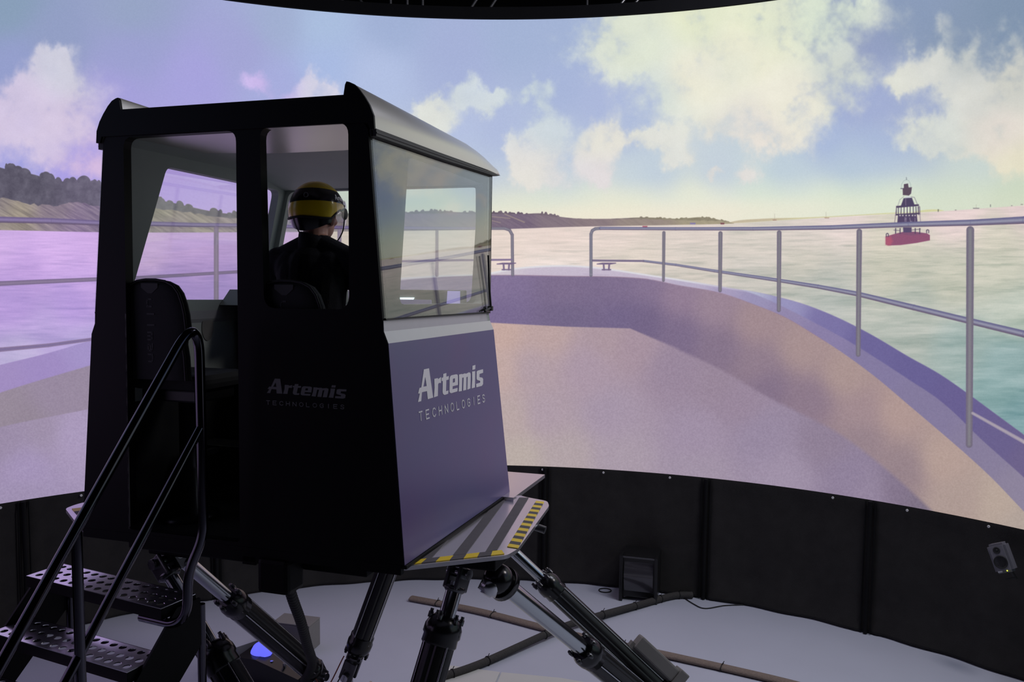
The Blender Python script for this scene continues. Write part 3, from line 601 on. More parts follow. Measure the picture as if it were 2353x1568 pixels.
# the back of the sheet, 3 cm behind
n0 = len(mb.v); vb = []
for i in range(nseg + 1):
    t = TH0 + (TH1 - TH0) * i / nseg; vb += [on_cyl(t, Z_LOW, R_SCREEN + .03), on_cyl(t, Z_TOP, R_SCREEN + .03)]
mb.add(vb, [[2 * i, 2 * i + 2, 2 * i + 3, 2 * i + 1] for i in range(nseg)], 1, True)
screen = mb.build('projection_screen', [screen_material(), M['hall_black']], fixn=False)
uvl = screen.data.uv_layers.new(name='round_and_up')
for poly in screen.data.polygons:
    for li in poly.loop_indices:
        vi = screen.data.loops[li].vertex_index
        if vi < n0: uvl.data[li].uv = ((vi // 2) / nseg, vi % 2)
tag(screen, 'huge curved projection screen showing a boat bow, sea, buoy, hills and cloudy sky', 'screen')
mb = MB()   # black border along the top of the screen
rows = [(R_SCREEN - .012, Z_TOP - .004), (R_SCREEN - .022, Z_TOP), (R_SCREEN - .022, Z_TOP + .10), (R_SCREEN + .03, Z_TOP + .11), (R_SCREEN + .04, Z_TOP + .0)]
vs = [on_cyl(TH0 + (TH1 - TH0) * i / 120, z, r) for i in range(121) for r, z in rows]
mb.add(vs, [[i * 5 + j, i * 5 + (j + 1) % 5, i * 5 + 5 + (j + 1) % 5, i * 5 + 5 + j] for i in range(120) for j in range(5)], 0, False)
mb.build('top_border', M['hall_black'], screen)

# ------------------------------------------------------------------ the hall
def struct(name, mb, m): return tag(mb.build(name, m), kind='structure')
floor_m = mat('painted_floor', (.53, .55, .64), .55, var=.05, scale=2.2, bump=.08, bscale=30)
struct('floor', MB().box((-8, -4.5, -.1), (8, 10, 0)), floor_m)
struct('ceiling', MB().box((-8, -4.5, 7.0), (8, 10, 7.1)), M['hall_black'])
struct('wall_back', MB().box((-8, 9.9, 0), (8, 10, 7)), M['hall_black'])
struct('wall_front', MB().box((-8, -4.5, 0), (8, -4.4, 7)), M['hall_black'])
struct('wall_left', MB().box((-8, -4.4, 0), (-7.9, 9.9, 7)), M['hall_black'])
struct('wall_right', MB().box((7.9, -4.4, 0), (8, 9.9, 7)), M['hall_black'])

# ------------------------------------------------------------------ black skirt under the screen: panels, hem, eyelets
skirt = empty('screen_skirt', Matrix.Translation((CX, CY + R_SCREEN - .03, 0)))
tag(skirt, 'black fabric skirt in seamed panels hanging under the curved screen', 'curtain')
inv = skirt.matrix_world.inverted()
seams = [math.radians(a) for a in (-108, -92, -76, -59.8, -43.8, -27, -10, 7, 23.8, 39.4, 55.5, 72, 90, 108)]
rs = np.random.RandomState(8)
for k in range(len(seams) - 1):
    a0, a1 = seams[k] - .0015, seams[k + 1] + .0015; n = 34; vs = []; ph = rs.rand() * 6
    zs = [.004, .02, .035, .09, .3, .6, .85, .98, 1.03, 1.075]
    for i in range(n + 1):
        t = a0 + (a1 - a0) * i / n; e = min(i, n - i) / n
        for z in zs:
            fold = .012 * math.sin(t * 60 + ph + z * 1.5) * (1 - z / 1.3) + .020 * math.exp(-e * 30) - .022 * math.exp(-abs(e - .05) * 50)
            hem = -.016 if .01 < z < .06 else 0
            r = R_SCREEN - .03 + fold * (1 if z < 1.0 else .2) + hem + (-.008 if z > 1.02 else 0)
            vs.append(inv @ on_cyl(t, z, r))
    m_ = len(zs); fs = [[i * m_ + j, i * m_ + j + 1, (i + 1) * m_ + j + 1, (i + 1) * m_ + j] for i in range(n) for j in range(m_ - 1)]
    MB().add(vs, fs, 0, True).build('fabric_panel', M['black_cloth'], skirt)
    for a_ in seams[k:k + 1]:
        MB().tube([inv @ on_cyl(a_, z, R_SCREEN - .055 + .006 * math.sin(z * 9)) for z in (.006, .03, .2, .4, .6, .8, 1.0, 1.07)], .017, 8).tube([inv @ on_cyl(a_ + .0075, z, R_SCREEN - .052) for z in (.01, .3, .7, 1.07)], .006, 6).tube([inv @ on_cyl(a_ - .0075, z, R_SCREEN - .052) for z in (.01, .3, .7, 1.07)], .006, 6).build('seam_cord', M['hall_black'], skirt)
eye = None
for a in [-45.6 + 6.55 * k for k in range(-3, 1)] + [-39.05 + 6.55 * k for k in range(0, 7)] + [6.75, 13.2, 20.1, 36.0, 42.6, 49.3, 56, 63]:
    t = math.radians(a); c = on_cyl(t, 1.05, R_SCREEN - .052); o_ = (on_cyl(t, 1.05, 0) - c).normalized()
    if eye is None:
        q = MB(); q.lathe([(0, .010), (.004, .010), (.006, .006), (.003, .004)], (0, 0, 0), (0, 0, 1), 10)
        eye = q.build('eyelet', mat('pale_eyelet', (.9, .9, .88), .4), skirt); e = eye
    else:
        e = eye.copy(); COL.objects.link(e)
    e.matrix_local = inv @ (Matrix.Translation(c) @ o_.to_track_quat('Z', 'Y').to_matrix().to_4x4())

# ------------------------------------------------------------------ roof trusses and lamp above the screen
def bar(name, pts, r, m, parent=None, n=8): return MB().tube(pts, r, n).build(name, m, parent)
pipe_m = mat('grey_truss_tube', (.30, .30, .31), .4, metal=.3)
DROPS = [0]
def drop(pa, pb, r, label, m=pipe_m):
    DROPS[0] += 1; o_ = .07 * DROPS[0] - .2; pa = (pa[0], pa[1] + o_, pa[2]); pb = (pb[0], pb[1] + o_, pb[2])
    a, b = Vector(pa), Vector(pb); t = bar('hanging_tube', [Vector((0, 0, 0)), b - a], r, m); t.location = a
    return tag(t, label, 'tube')
lbl = ['thin grey tube dropping behind the screen top, first from the cabin roof', 'thin grey tube behind the screen top, middle of three uprights', 'thin grey tube behind the screen top, third of three uprights']
for i, x in enumerate((-1.18, -1.03, -.89)):
    drop((x, 8.6, 5.05), (x - .015, 8.6, 7.0), .013, lbl[i])
drop((-1.38, 8.6, 5.05), (-2.85, 8.6, 7.0), .013, 'slanting grey tube above the screen, left of the three uprights')
drop((-1.2, 8.6, 5.05), (-2.66, 8.6, 7.0), .013, 'slanting grey tube above the screen, close beside the three uprights')
drop((-.69, 8.6, 5.05), (.61, 8.6, 7.0), .014, 'dim tube leaning right above the middle of the screen')
drop((-.52, 8.6, 5.05), (.79, 8.6, 7.0), .014, 'dim tube leaning right, second of the leaning pair over mid screen')
drop((.72, 8.6, 5.05), (.72, 8.6, 7.0), .012, 'single thin upright tube above the screen right of centre')
bright = mat('bright_cable', (.95, .95, .95), .25, metal=.6)
drop((.67, 8.6, 5.05), (2.23, 8.6, 7.0), .014, 'bright steel wire slanting up from the screen top, first of two', bright)
drop((.80, 8.6, 5.05), (2.36, 8.6, 7.0), .014, 'bright steel wire slanting up from the screen top, second of two', bright)
lamp = empty('indicator_lamp', Matrix.Translation((1.775, 8.25, 5.39))); tag(lamp, 'small hanging lamp with a blue light above the screen edge', 'lamp')
MB().tube([(0, 0, .06), (0, 0, 1.60)], .008, 8).build('cord', M['rubber'], lamp)
MB().lathe([(0, .022), (.03, .03), (.06, .02)], (0, 0, 0), (0, 0, 1), 14).build('housing', M['grey_box'], lamp)
MB().ell((0, 0, .005), (.018, .018, .014)).build('bulb', emit_mat('blue_indicator', (.25, .3, 1.0), 6), lamp)
# ------------------------------------------------------------------ motion platform plate
plat = empty('motion_platform', CAB.copy())
tag(plat, 'pale metal platform plate with yellow and black edge tape under the cabin', 'platform')
PL = [(-.90, .03), (.83, .03), (1.21, .342), (1.227, .452), (1.149, 1.269), (1.11, 1.37), (.957, 1.422), (.42, 1.86), (-.42, 1.86), (-.957, 1.422), (-1.11, 1.37), (-1.16, 1.26), (-1.30, .40), (-1.285, .31), (-.96, .07)]
PLr = rrect(PL, [.03] * len(PL), 3)
MB().sheet(PLr, [], lambda u, v, w: Vector((u, v, -.02 - w)), .018).build('deck_plate', M['plate'], plat)
def quadstrip(q, z, t=.0025):   # a flat strip laid on the plate
    return MB().sheet(q, [], lambda u, v, w: Vector((u, v, z + t - w)), t)
for q in ([(.938, 1.382), (.989, 1.401), (1.144, .394), (1.103, .35)], [(.83, 1.33), (.875, 1.35), (1.03, .29), (.982, .252)], [(.72, 1.3), (.765, 1.3), (.907, .178), (.86, .142)]):
    quadstrip(q, -.0195).build('anti_slip_strip', M['strip'], plat)
    quadstrip([(-x, y) for x, y in q][::-1], -.0195).build('anti_slip_strip', M['strip'], plat)
def tape(a0, a1, b0, b1, n, name, skew=0.0):
    """hazard tape between edge a (a0..a1) and edge b (b0..b1): n alternating blocks"""
    mb = MB(); a0, a1, b0, b1 = [Vector((*p, 0)) for p in (a0, a1, b0, b1)]
    for i in range(n):
        t0, t1 = i / n, (i + 1) / n; s0, s1 = min(1, max(0, t0 + skew)), min(1, max(0, t1 + skew))
        q = [a0.lerp(a1, t0), a0.lerp(a1, t1), b0.lerp(b1, s1), b0.lerp(b1, s0)]
        mb.sheet([(p.x, p.y) for p in q], [], lambda u, v, w: Vector((u, v, -.0165 - w)), .003, mi=i % 2)
    return mb.build(name, [M['yellow_tape'], M['strip']], plat)
tape((1.052, 1.341), (1.172, .46), (1.100, 1.336), (1.226, .452), 19, 'hazard_tape')
tape((.845, .062), (1.195, .35), (.83, .118), (1.165, .40), 7, 'hazard_tape', .04)
tape((-.88, .035), (.82, .035), (-.88, .075), (.82, .075), 17, 'hazard_tape', .02)
tape((-1.226, .46), (-1.10, 1.336), (-1.172, .46), (-1.052, 1.341), 19, 'hazard_tape')
tape((-1.24, .31), (-.95, .105), (-1.20, .36), (-.93, .16), 5, 'hazard_tape')
mb = MB()   # welded frame under the plate
for lo, hi in (((-.7, .12, -.12), (.62, .20, -.04)), ((-.8, 1.3, -.13), (.8, 1.38, -.04)), ((-.85, .35, -.13), (-.77, 1.38, -.04)), ((.77, .4, -.13), (.85, 1.38, -.04)), ((-.04, .12, -.13), (.04, 1.8, -.04)), ((-.36, 1.38, -.13), (.36, 1.8, -.04))): mb.box(lo, hi, bev=.006)
mb.build('under_frame', M['black_paint'], plat)
MB().box((-.72, .28, -.20), (-.46, .62, -.04), bev=.01).build('joint_bracket', M['black_paint'], plat)
MB().box((.72, .5, -.16), (1.1, .78, -.04), bev=.01).build('joint_bracket', M['black_paint'], plat)
MB().box((.02, 1.5, -.12), (.42, 1.74, -.04), bev=.01).build('joint_bracket', M['black_paint'], plat)
MB().box((.14, -.02, -.20), (.30, .12, -.04), bev=.02).build('cable_box', M['black_paint'], plat)
MB().tube([(1.15, .98, -.06), (1.21, .98, -.075)], .02, 12).build('side_bolt', M['dark_steel'], plat)

# ------------------------------------------------------------------ pilot cabin
cab = empty('pilot_cabin', CAB.copy())
tag(cab, 'boxy pilot cabin with black rear, silver roof and purple side panel, on the platform', 'cabin')
KU = (.694 - .762) / (1.85 - 1.046)          # lean of the upper side wall
KL = (.785 - .863) / .95                     # lean of the lower side wall
xu = lambda z: .762 + KU * (z - 1.046)
xl = lambda z: .863 + KL * z if z <= .95 else .785 + (.764 - .785) * (z - .95) / .05 if z <= 1.0 else .764 - .002 * (z - 1.0) / .046
yf = lambda z: 1.435 - .09 * z if z < 1.0 else 1.345 + (z - 1.0) * -.3 if z < 1.046 else 1.33 + (z - 1.046) * .249
# rear frame with the doorway and the window
outer = [(-.860, 0), (.860, 0), (.782, .95), (.761, 1.0), (.759, 1.046), (.691, 1.85), (.59, 2.0), (-.59, 2.0), (-.691, 1.85), (-.759, 1.046), (-.761, 1.0), (-.782, .95)]
door = rrect([(-.578, .018), (.040, .018), (.040, 1.875), (-.574, 1.872)][::-1], [.05, .05, .02, .02], 5)
win = rrect([(.178, 1.09), (.60, 1.09), (.598, 1.882), (.162, 1.882)][::-1], [.05, .05, .06, .06], 5)
MB().sheet(outer, [door, win], lambda u, v, w: Vector((u, w - .004, v)), .049).build('rear_frame', M['black_paint'], cab)
# upper side walls with their window openings, lower side panels, silver band
openR = rrect([(.165, 1.112), (1.262, 1.10), (1.402, 1.778), (.382, 1.79)], [.05, .05, .05, .04], 5)
for sgn in (1, -1):
    f = lambda u, v, w: Vector((sgn * (xu(v) - w), u, v))
    out = [(.045, 1.046), (yf(1.046) - .002, 1.046), (yf(1.85), 1.85), (.045, 1.85)]
    MB().sheet(out, [openR[::-1]], f, .05, mi=1, mi_back=0, mi_edge=0).build('upper_side_wall', [M['inner_white'], M['black_paint']], cab)
    g = lambda u, v, w: Vector((sgn * (xu(v) + .010 - w), u, v))
    MB().sheet([(.004, 1.052), (1.325, 1.049), (1.528, 1.842), (.004, 1.828)], [], g, .008).build('side_window_pane', M['glass'], cab)
    for q in ([(.008, 1.048), (1.328, 1.043), (1.328, 1.053), (.008, 1.056)], [(1.320, 1.05), (1.330, 1.05), (1.533, 1.842), (1.523, 1.842)], [(.0, 1.822), (1.53, 1.834), (1.53, 1.85), (.0, 1.85)]):
        MB().sheet(q, [], g, .0095).build('pane_seal', M['rubber'], cab)
    vs = []; zz = [0, .3, .6, .95]
    mb = MB()
    for z in zz: vs += [Vector((sgn * xl(z), .0, z)), Vector((sgn * xl(z), yf(z), z))]
    for z in zz: vs += [Vector((sgn * (xl(z) - .03), .0, z)), Vector((sgn * (xl(z) - .03), yf(z), z))]
    k = len(zz); fs = [[2 * i, 2 * i + 1, 2 * i + 3, 2 * i + 2] for i in range(k - 1)] + [[2 * k + 2 * i, 2 * k + 2 * i + 2, 2 * k + 2 * i + 3, 2 * k + 2 * i + 1] for i in range(k - 1)]
    fs += [[2 * i, 2 * i + 2, 2 * k + 2 * i + 2, 2 * k + 2 * i] for i in range(k - 1)] + [[2 * i + 1, 2 * k + 2 * i + 1, 2 * k + 2 * i + 3, 2 * i + 3] for i in range(k - 1)]
    mb.add(vs, fs, 0); mb.build('side_panel', SIDE, cab)
    mb = MB(); zz = [.95, .97, .99, 1.0, 1.046]; vs = []
    for z in zz: vs += [Vector((sgn * xl(z), .0, z)), Vector((sgn * xl(z), yf(z), z)), Vector((sgn * (xl(z) - .05), yf(z), z)), Vector((sgn * (xl(z) - .05), .0, z))]
    fs = [[4 * i + j, 4 * i + (j + 1) % 4, 4 * i + 4 + (j + 1) % 4, 4 * i + 4 + j] for i in range(len(zz) - 1) for j in range(4)] + [[0, 1, 2, 3], [16, 17, 18, 19]]
    mb.add(vs, fs, 0, False); mb.build('silver_band', M['silver'], cab)
    # inner lining of the lower wall
    MB().sheet([(.05, .60), (1.33, .60), (1.28, 1.05), (.05, 1.05)], [], lambda u, v, w: Vector((sgn * (.735 - w), u, v)), .012).build('inner_lining', M['inner_white'], cab)
    MB().sheet([(.05, .02), (1.36, .02), (1.33, .598), (.05, .598)], [], lambda u, v, w: Vector((sgn * (.735 - w), u, v)), .012).build('lower_lining', M['fabric'], cab)  # lower part of the lining, coloured black
# oval speaker on the left lining
MB().sheet([(.78 + .05 * math.cos(t * PI / 12), .95 + .075 * math.sin(t * PI / 12)) for t in range(24)], [], lambda u, v, w: Vector((-.718 - w, u, v)), .006).build('oval_speaker', M['grey_box'], cab)
# front: lower panel, windscreen frame and pane
MB().sheet([(-.86, 0), (.86, 0), (.785, .95), (.762, 1.0), (-.762, 1.0), (-.785, .95)], [], lambda u, v, w: Vector((u, yf(v) - .001 - w, v)), .03).build('front_panel', M['silver'], cab)
ws = rrect([(-.665, 1.10), (.665, 1.10), (.640, 1.776), (-.625, 1.776)], [.05, .05, .05, .05], 5)
MB().sheet([(-.764, 1.0), (.764, 1.0), (.762, 1.046), (.694, 1.85), (-.694, 1.85), (-.762, 1.046)], [ws[::-1]], lambda u, v, w: Vector((u, yf(v) - w, v)), .045).build('windscreen_frame', M['inner_white'], cab)
MB().sheet([(-.70, 1.06), (.70, 1.06), (.66, 1.83), (-.66, 1.83)], [], lambda u, v, w: Vector((u, yf(v) + .010 - w, v)), .008).build('windscreen', M['glass'], cab)
# roof with its two raised curved edges, drawn out to a pointed eyebrow at the front
def roof_ring(y):
    k = float(np.interp(y, [0, .35, .85, 1.30, 1.47, 1.58, 1.65, 1.70], [1.0, .93, .82, .72, .62, .46, .26, .03])); b = 1.85 + .012 * min(1, y / 1.4) * 1 + (.008 if y > 1.6 else 0)
    wx = float(np.interp(y, [0, 1.4, 1.58, 1.66, 1.70], [1, 1, .99, .975, .96]))
    c = max(0.012, float(np.interp(y, [0, 1.2, 1.5, 1.70], [.148, .09, .05, .003])))
    R = [(.722, 0), (.718, .055 * k), (.700, .098 * k), (.678, .132 * k), (.650, .168 * k), (.627, .19 * k), (.605, .200 * k), (.592, .203 * k), (.585, max(.19 * k, c)), (.578, c)]
    under = [(.70, .0), (.69, .028 if y < 1.5 else .004)]
    p = [(x, z) for x, z in R] + [(-x, z) for x, z in R[::-1]] + [(-x, z) for x, z in under] + [(x, z) for x, z in under[::-1]]
    return [Vector((x * wx, y, b + z)) for x, z in p]
ry = [.0, .25, .5, .75, 1.0, 1.2, 1.30, 1.40, 1.47, 1.53, 1.58, 1.615, 1.64, 1.66, 1.68, 1.70]
mb = MB(); rings = [roof_ring(y) for y in ry]; n = len(rings[0]); vs = [v for r in rings for v in r]
mb.add(vs, [[i * n + j, i * n + (j + 1) % n, (i + 1) * n + (j + 1) % n, (i + 1) * n + j] for i in range(len(ry) - 1) for j in range(n)], 0, True)
def cap(r, dy, mi=0):
    tri = tessellate_polygon([[Vector((v.x, v.z, 0)) for v in r]]); mb.add([v + Vector((0, dy, 0)) for v in r], [list(t) for t in tri], mi)
cap(rings[0], 0); cap(rings[-1], 0)
roof = mb.build('roof', M['white_gel'], cab)
mod = roof.modifiers.new('edges', 'EDGE_SPLIT'); mod.split_angle = math.radians(38)
MB().sheet([(v.x * 1.004, v.z) for v in rings[0]], [], lambda u, v, w: Vector((u, -.012 + w, v)), .0125).build('rear_roof_trim', M['black_paint'], cab)
# ceiling lining, sloping header above the windscreen, drip strip on each side
mb = MB(); cr = []
for y, zc in ((.03, 1.895), (.5, 1.885), (.95, 1.872), (1.2, 1.84), (1.42, 1.785), (1.50, 1.782)):
    cr.append([Vector((x, y, z)) for x, z in ((-.69, 1.80), (-.655, 1.845 if zc > 1.845 else zc), (-.56, zc), (-.2, zc + .004), (.2, zc + .004), (.56, zc), (.655, 1.845 if zc > 1.845 else zc), (.69, 1.80))])
vs = [v for r in cr for v in r]; mb.add(vs, [[i * 8 + j, i * 8 + j + 1, i * 8 + 9 + j, i * 8 + 8 + j] for i in range(5) for j in range(7)], 0, True)
mb.build('ceiling_lining', M['inner_white'], cab, fixn=False)
for sgn in (1, -1):
    MB().sheet([(.003, 1.822), (.8, 1.828), (1.54, 1.842), (1.62, 1.856), (.003, 1.853)], [], lambda u, v, w: Vector((sgn * (.726 - w), u, v)), .030).tube([(sgn * .724, .005, 1.836), (sgn * .724, .8, 1.842), (sgn * .722, 1.54, 1.850)], .005, 8).build('drip_strip', M['rubber'], cab)
# floor and the base plate that runs on in front of the cabin
MB().box((-.85, .01, .0), (.85, 1.40, .018)).build('floor_pan', M['rubber'], cab)
MB().box((-.93, 1.30, -.022), (.93, 1.95, -.0)).build('base_plate', M['plate'], cab)
MB().box((-.872, .0, -.018), (.872, 1.32, -.002), bev=.003).box((-.860, -.003, -.045), (.846, .0285, -.001)).build('shaded_base_rail', M['black_paint'], cab)  # rail coloured black, black strip added over the plate's rear edge, as its shadow
# dashboard across the front, monitors, wheel column
dash = MB().box((-.70, 1.02, .75), (.70, 1.33, 1.085), bev=.02)
dash = dash.build('dashboard', mat('dashboard_grey', (.20, .20, .19), .6), cab)
MB().sheet([(.87, 1.075), (.965, 1.163), (1.28, 1.163), (1.28, 1.075)], [], lambda u, v, w: Vector((-.705 + w, u, v)), .60).build('instrument_hood', M['inner_white'], dash)
MB().box((.02, 1.20, 1.06), (.64, 1.30, 1.172), bev=.008).build('instrument_hood', dash.data.materials[0], dash)
MB().box((.10, .985, .90), (.55, 1.008, 1.12), bev=.006).build('display', emit_mat('display_face', (.16, .12, .30), .5), dash)
MB().sheet([(.560, 1.094), (.638, 1.094), (.638, 1.168), (.565, 1.168)], [], lambda u, v, w: Vector((u, 1.19 + w, v)), .008).build('display', emit_mat('lavender_display', (.42, .36, .75), .8), dash)
MB().sheet([(.244, 1.086), (.339, 1.088), (.36, 1.128), (.23, 1.127)], [], lambda u, v, w: Vector((u, 1.19 + w, v)), .008).build('display', emit_mat('bright_display', (.75, .95, .98), 1.8), dash)
wh = MB(); wh.tube([(.30 + .15 * math.cos(t * PI / 16), .74 + .05 * math.sin(t * PI / 16), 1.0 + .14 * math.sin(t * PI / 16)) for t in range(32)], .013, 10, closed=True)
for a in (.5, PI - .5, 1.5 * PI): wh.tube([(.30, .76, .99), (.30 + .15 * math.cos(a), .74 + .05 * math.sin(a), 1.0 + .14 * math.sin(a))], .009, 8)
wh.tube([(.30, .76, .99), (.30, 1.04, .92)], .022, 10); wh.build('steering_wheel', M['rubber'], cab)
# wiper on the right front corner of the side pane
wp = MB(); wp.tube([(.772, 1.285, 1.37), (.777, 1.292, 1.2), (.785, 1.300, 1.075)], .006, 8); wp.tube([(.785, 1.295, 1.075), (.785, 1.20, 1.058)], .007, 8); wp.box((.772, 1.285, 1.058), (.795, 1.315, 1.085), bev=.004)
wp.build('wiper', M['rubber'], cab)
# hinge strip / door edge line and grab bar inside the doorway
MB().box((-.585, -.004, .02), (-.577, .0, 1.05)).build('door_seal', M['grey_box'], cab)

# ------------------------------------------------------------------ lettering
LET = {'A': ([(0.341, 0.81), (0.401, 0.81), (0.424, 0.67), (0.361, 0.67), (0.358, 0.708), (0.302, 0.709), (0.287, 0.67), (0.251, 0.67), (0.278, 0.706), (0.259, 0.708), (0.277, 0.731), (0.298, 0.731)], [(0.351, 0.775), (0.359, 0.731), (0.322, 0.732)]),
 'r': ([(0.453, 0.755), (0.495, 0.755), (0.499, 0.749), (0.536, 0.756), (0.53, 0.728), (0.506, 0.731), (0.494, 0.726), (0.481, 0.671), (0.433, 0.67), (0.449, 0.713)], None),
 't': ([(0.565, 0.768), (0.606, 0.769), (0.602, 0.751), (0.635, 0.752), (0.629, 0.735), (0.599, 0.735), (0.585, 0.682), (0.617, 0.682), (0.609, 0.667), (0.564, 0.666), (0.547, 0.672), (0.541, 0.682), (0.553, 0.736), (0.539, 0.736), (0.542, 0.751), (0.561, 0.752)], None),
 'e': ([(0.642, 0.739), (0.655, 0.749), (0.671, 0.752), (0.736, 0.751), (0.75, 0.747), (0.754, 0.739), (0.745, 0.696), (0.674, 0.697), (0.67, 0.682), (0.738, 0.682), (0.732, 0.665), (0.649, 0.665), (0.635, 0.669), (0.628, 0.675)], [(0.684, 0.733), (0.711, 0.733), (0.707, 0.714), (0.679, 0.713)]),
 'm': ([(0.769, 0.746), (0.811, 0.746), (0.817, 0.743), (0.852, 0.745), (0.87, 0.741), (0.912, 0.745), (0.93, 0.741), (0.934, 0.733), (0.916, 0.66), (0.87, 0.658), (0.888, 0.724), (0.87, 0.723), (0.855, 0.659), (0.811, 0.66), (0.83, 0.726), (0.81, 0.726), (0.793, 0.66), (0.749, 0.662), (0.764, 0.702)], None),
 'i': ([(0.957, 0.744), (1.004, 0.743), (0.984, 0.658), (0.934, 0.658), (0.952, 0.706)], None), 'dot': ([(0.97, 0.774), (1.013, 0.775), (1.006, 0.753), (0.963, 0.753)], None),
 's': ([(1.045, 0.742), (1.126, 0.742), (1.123, 0.723), (1.066, 0.722), (1.062, 0.705), (1.103, 0.699), (1.117, 0.69), (1.11, 0.662), (1.089, 0.655), (1.004, 0.656), (1.005, 0.674), (1.066, 0.675), (1.069, 0.684), (1.026, 0.693), (1.016, 0.701), (1.024, 0.737)], None)}
STR = {'T': [[(0, 1), (1, 1)], [(.5, 1), (.5, 0)]], 'E': [[(1, 1), (0, 1), (0, 0), (1, 0)], [(0, .5), (.85, .5)]], 'C': [[(1, .8), (.8, .97), (.5, 1), (.15, .85), (0, .5), (.15, .15), (.5, 0), (.8, .03), (1, .2)]],
 'H': [[(0, 0), (0, 1)], [(1, 0), (1, 1)], [(0, .5), (1, .5)]], 'N': [[(0, 0), (0, 1), (1, 0), (1, 1)]], 'O': [[(.5 + .55 * math.cos(t * PI / 8), .5 + .5 * math.sin(t * PI / 8)) for t in range(17)]],
 'L': [[(0, 1), (0, 0), (.85, 0)]], 'G': [[(1, .8), (.8, .97), (.5, 1), (.15, .85), (0, .5), (.15, .15), (.5, 0), (.85, .06), (1, .2), (1, .48), (.55, .48)]], 'I': [[(.5, 0), (.5, 1)]],
 'S': [[(.95, .82), (.75, .97), (.4, 1), (.1, .85), (.1, .65), (.35, .54), (.7, .46), (.95, .33), (.95, .15), (.65, 0), (.3, .0), (.02, .17)]],
 'u': [[(0, .65), (0, .15), (.3, 0), (.7, 0), (1, .15)], [(1, .65), (1, 0)]], 'l': [[(.5, 0), (.5, 1)]], 'm': [[(0, 0), (0, .65), (.4, .65), (.5, .5), (.5, 0)], [(.5, .5), (.6, .65), (.9, .65), (1, .5), (1, 0)]],
 'a': [[(.1, .65), (.7, .65), (1, .5), (1, 0), (.3, 0), (0, .12), (.1, .32), (.9, .36)]], 'n': [[(0, 0), (0, .65)], [(0, .5), (.3, .65), (.7, .65), (1, .5), (1, 0)]]}
def logo(f, m, parent, name='logo_letters', t=.0012):
    for k_, (o_, h_) in LET.items():
        MB().sheet(o_, [h_] if h_ else [], f, t).build('letter', m, parent)
def words(text, u0, pitch, w, h, sw, v0, slope, f, m, parent, t=.0012, italic=0.0):
    for i, ch in enumerate(text):
        mb = MB()
        for st in STR[ch]:
            for (a, b), (c, d) in zip(st[:-1], st[1:]):
                ua, va, uc, vc = u0 + i * pitch + a * w + italic * b * h, v0 + slope * i * pitch + b * h, u0 + i * pitch + c * w + italic * d * h, v0 + slope * i * pitch + d * h
                L = math.hypot(uc - ua, vc - va) + 1e-9; nx, ny = -(vc - va) / L * sw / 2, (uc - ua) / L * sw / 2; ex, ey = (uc - ua) / L * sw / 2.5, (vc - va) / L * sw / 2.5
                mb.sheet([(ua + nx - ex, va + ny - ey), (ua - nx - ex, va - ny - ey), (uc - nx + ex, vc - ny + ey), (uc + nx + ex, vc + ny + ey)], [], f, t)
        mb.build('small_letter', m, parent)
side_f = lambda u, v, w: Vector((xl(v) + .0014 - w, u, v))
logo(side_f, M['grey_print'], cab)
words('TECHNOLOGIES', .253, .0757, .036, .039, .0058, .584, -.022, side_f, M['grey_print'], cab)
back_f = lambda u, v, w: Vector((.19 + (u - .251) * .455, -.0055 + w, .708 + (v - .662) * .47))
logo(back_f, M['dim_print'], cab)
words('TECHNOLOGIES', .187, .0338, .017, .017, .003, .660, 0, lambda u, v, w: Vector((u, -.0055 + w, v)), M['dim_print'], cab)
# ------------------------------------------------------------------ seats
def make_seat(x, label):
    t = empty('helm_seat', CAB @ Matrix.Translation((x, .20, .02)))
    tag(t, label, 'seat')
    prof = [(.74, .19), (.85, .185), (.91, .175), (.945, .18), (.975, .20), (1.05, .192), (1.10, .180), (1.15, .160), (1.185, .13), (1.205, .085), (1.212, .03)]
    rings = []
    for z, hw in prof:
        th = .035 if z < 1.2 else .02; y0 = -.135 + (z - .74) * -.02; r = []
        for k in range(20):
            a = 2 * PI * k / 20; cx, sy = math.cos(a), math.sin(a)
            r.append(Vector((hw * math.copysign(abs(cx) ** .6, cx), y0 + th * math.copysign(abs(sy) ** .8, sy), z - .02)))
        rings.append(r)
    bk = MB().loft(rings).build('backrest', M['fabric'], t)
    MB().tube([Vector((hw * .96, -.162 + (z - .74) * -.02, z - .02)) for z, hw in prof] + [Vector((-hw * .96, -.162 + (z - .74) * -.02, z - .02)) for z, hw in prof[::-1]], .006, 6).build('piping', M['rubber'], bk)
    yb = lambda v: -.135 + (v - .72) * -.02 - .0362
    f = lambda u, v, w: Vector((u, yb(v) + w, v))
    MB().sheet([(-.05, 1.175), (.045, 1.175), (.045, 1.155), (.012, 1.128), (-.012, 1.128), (-.05, 1.155)], [], f, .003).build('woven_emblem', DIM2, bk)
    words('ullman', 0, .052, .034, .036, .008, 0, 0, lambda u, v, w: Vector((-.018 + v, yb(1.10 - u) + w, 1.10 - u)), DIM2, bk, .003)
    MB().box((-.20, -.10, .66), (.20, .28, .74), bev=.03).build('seat_cushion', M['fabric'], t)
    MB().box((-.16, -.06, .60), (.16, .24, .66), bev=.01).build('seat_frame', M['anod'], t)
    sp = MB().lathe([(0, .15), (.02, .15), (.03, .07), (.25, .06), (.26, .045), (.60, .045)], (0, .08, 0), (0, .08, .6), 20); sp.build('pedestal', M['anod'], t)
    MB().box((-.15, .30, .30), (.15, .48, .325), bev=.005).box((-.02, .08, .29), (.02, .32, .315)).build('footrest', M['dark_steel'], t)
    return t
DIM2 = mat('dim_woven_print', (.055, .055, .055), .7, var=.1)
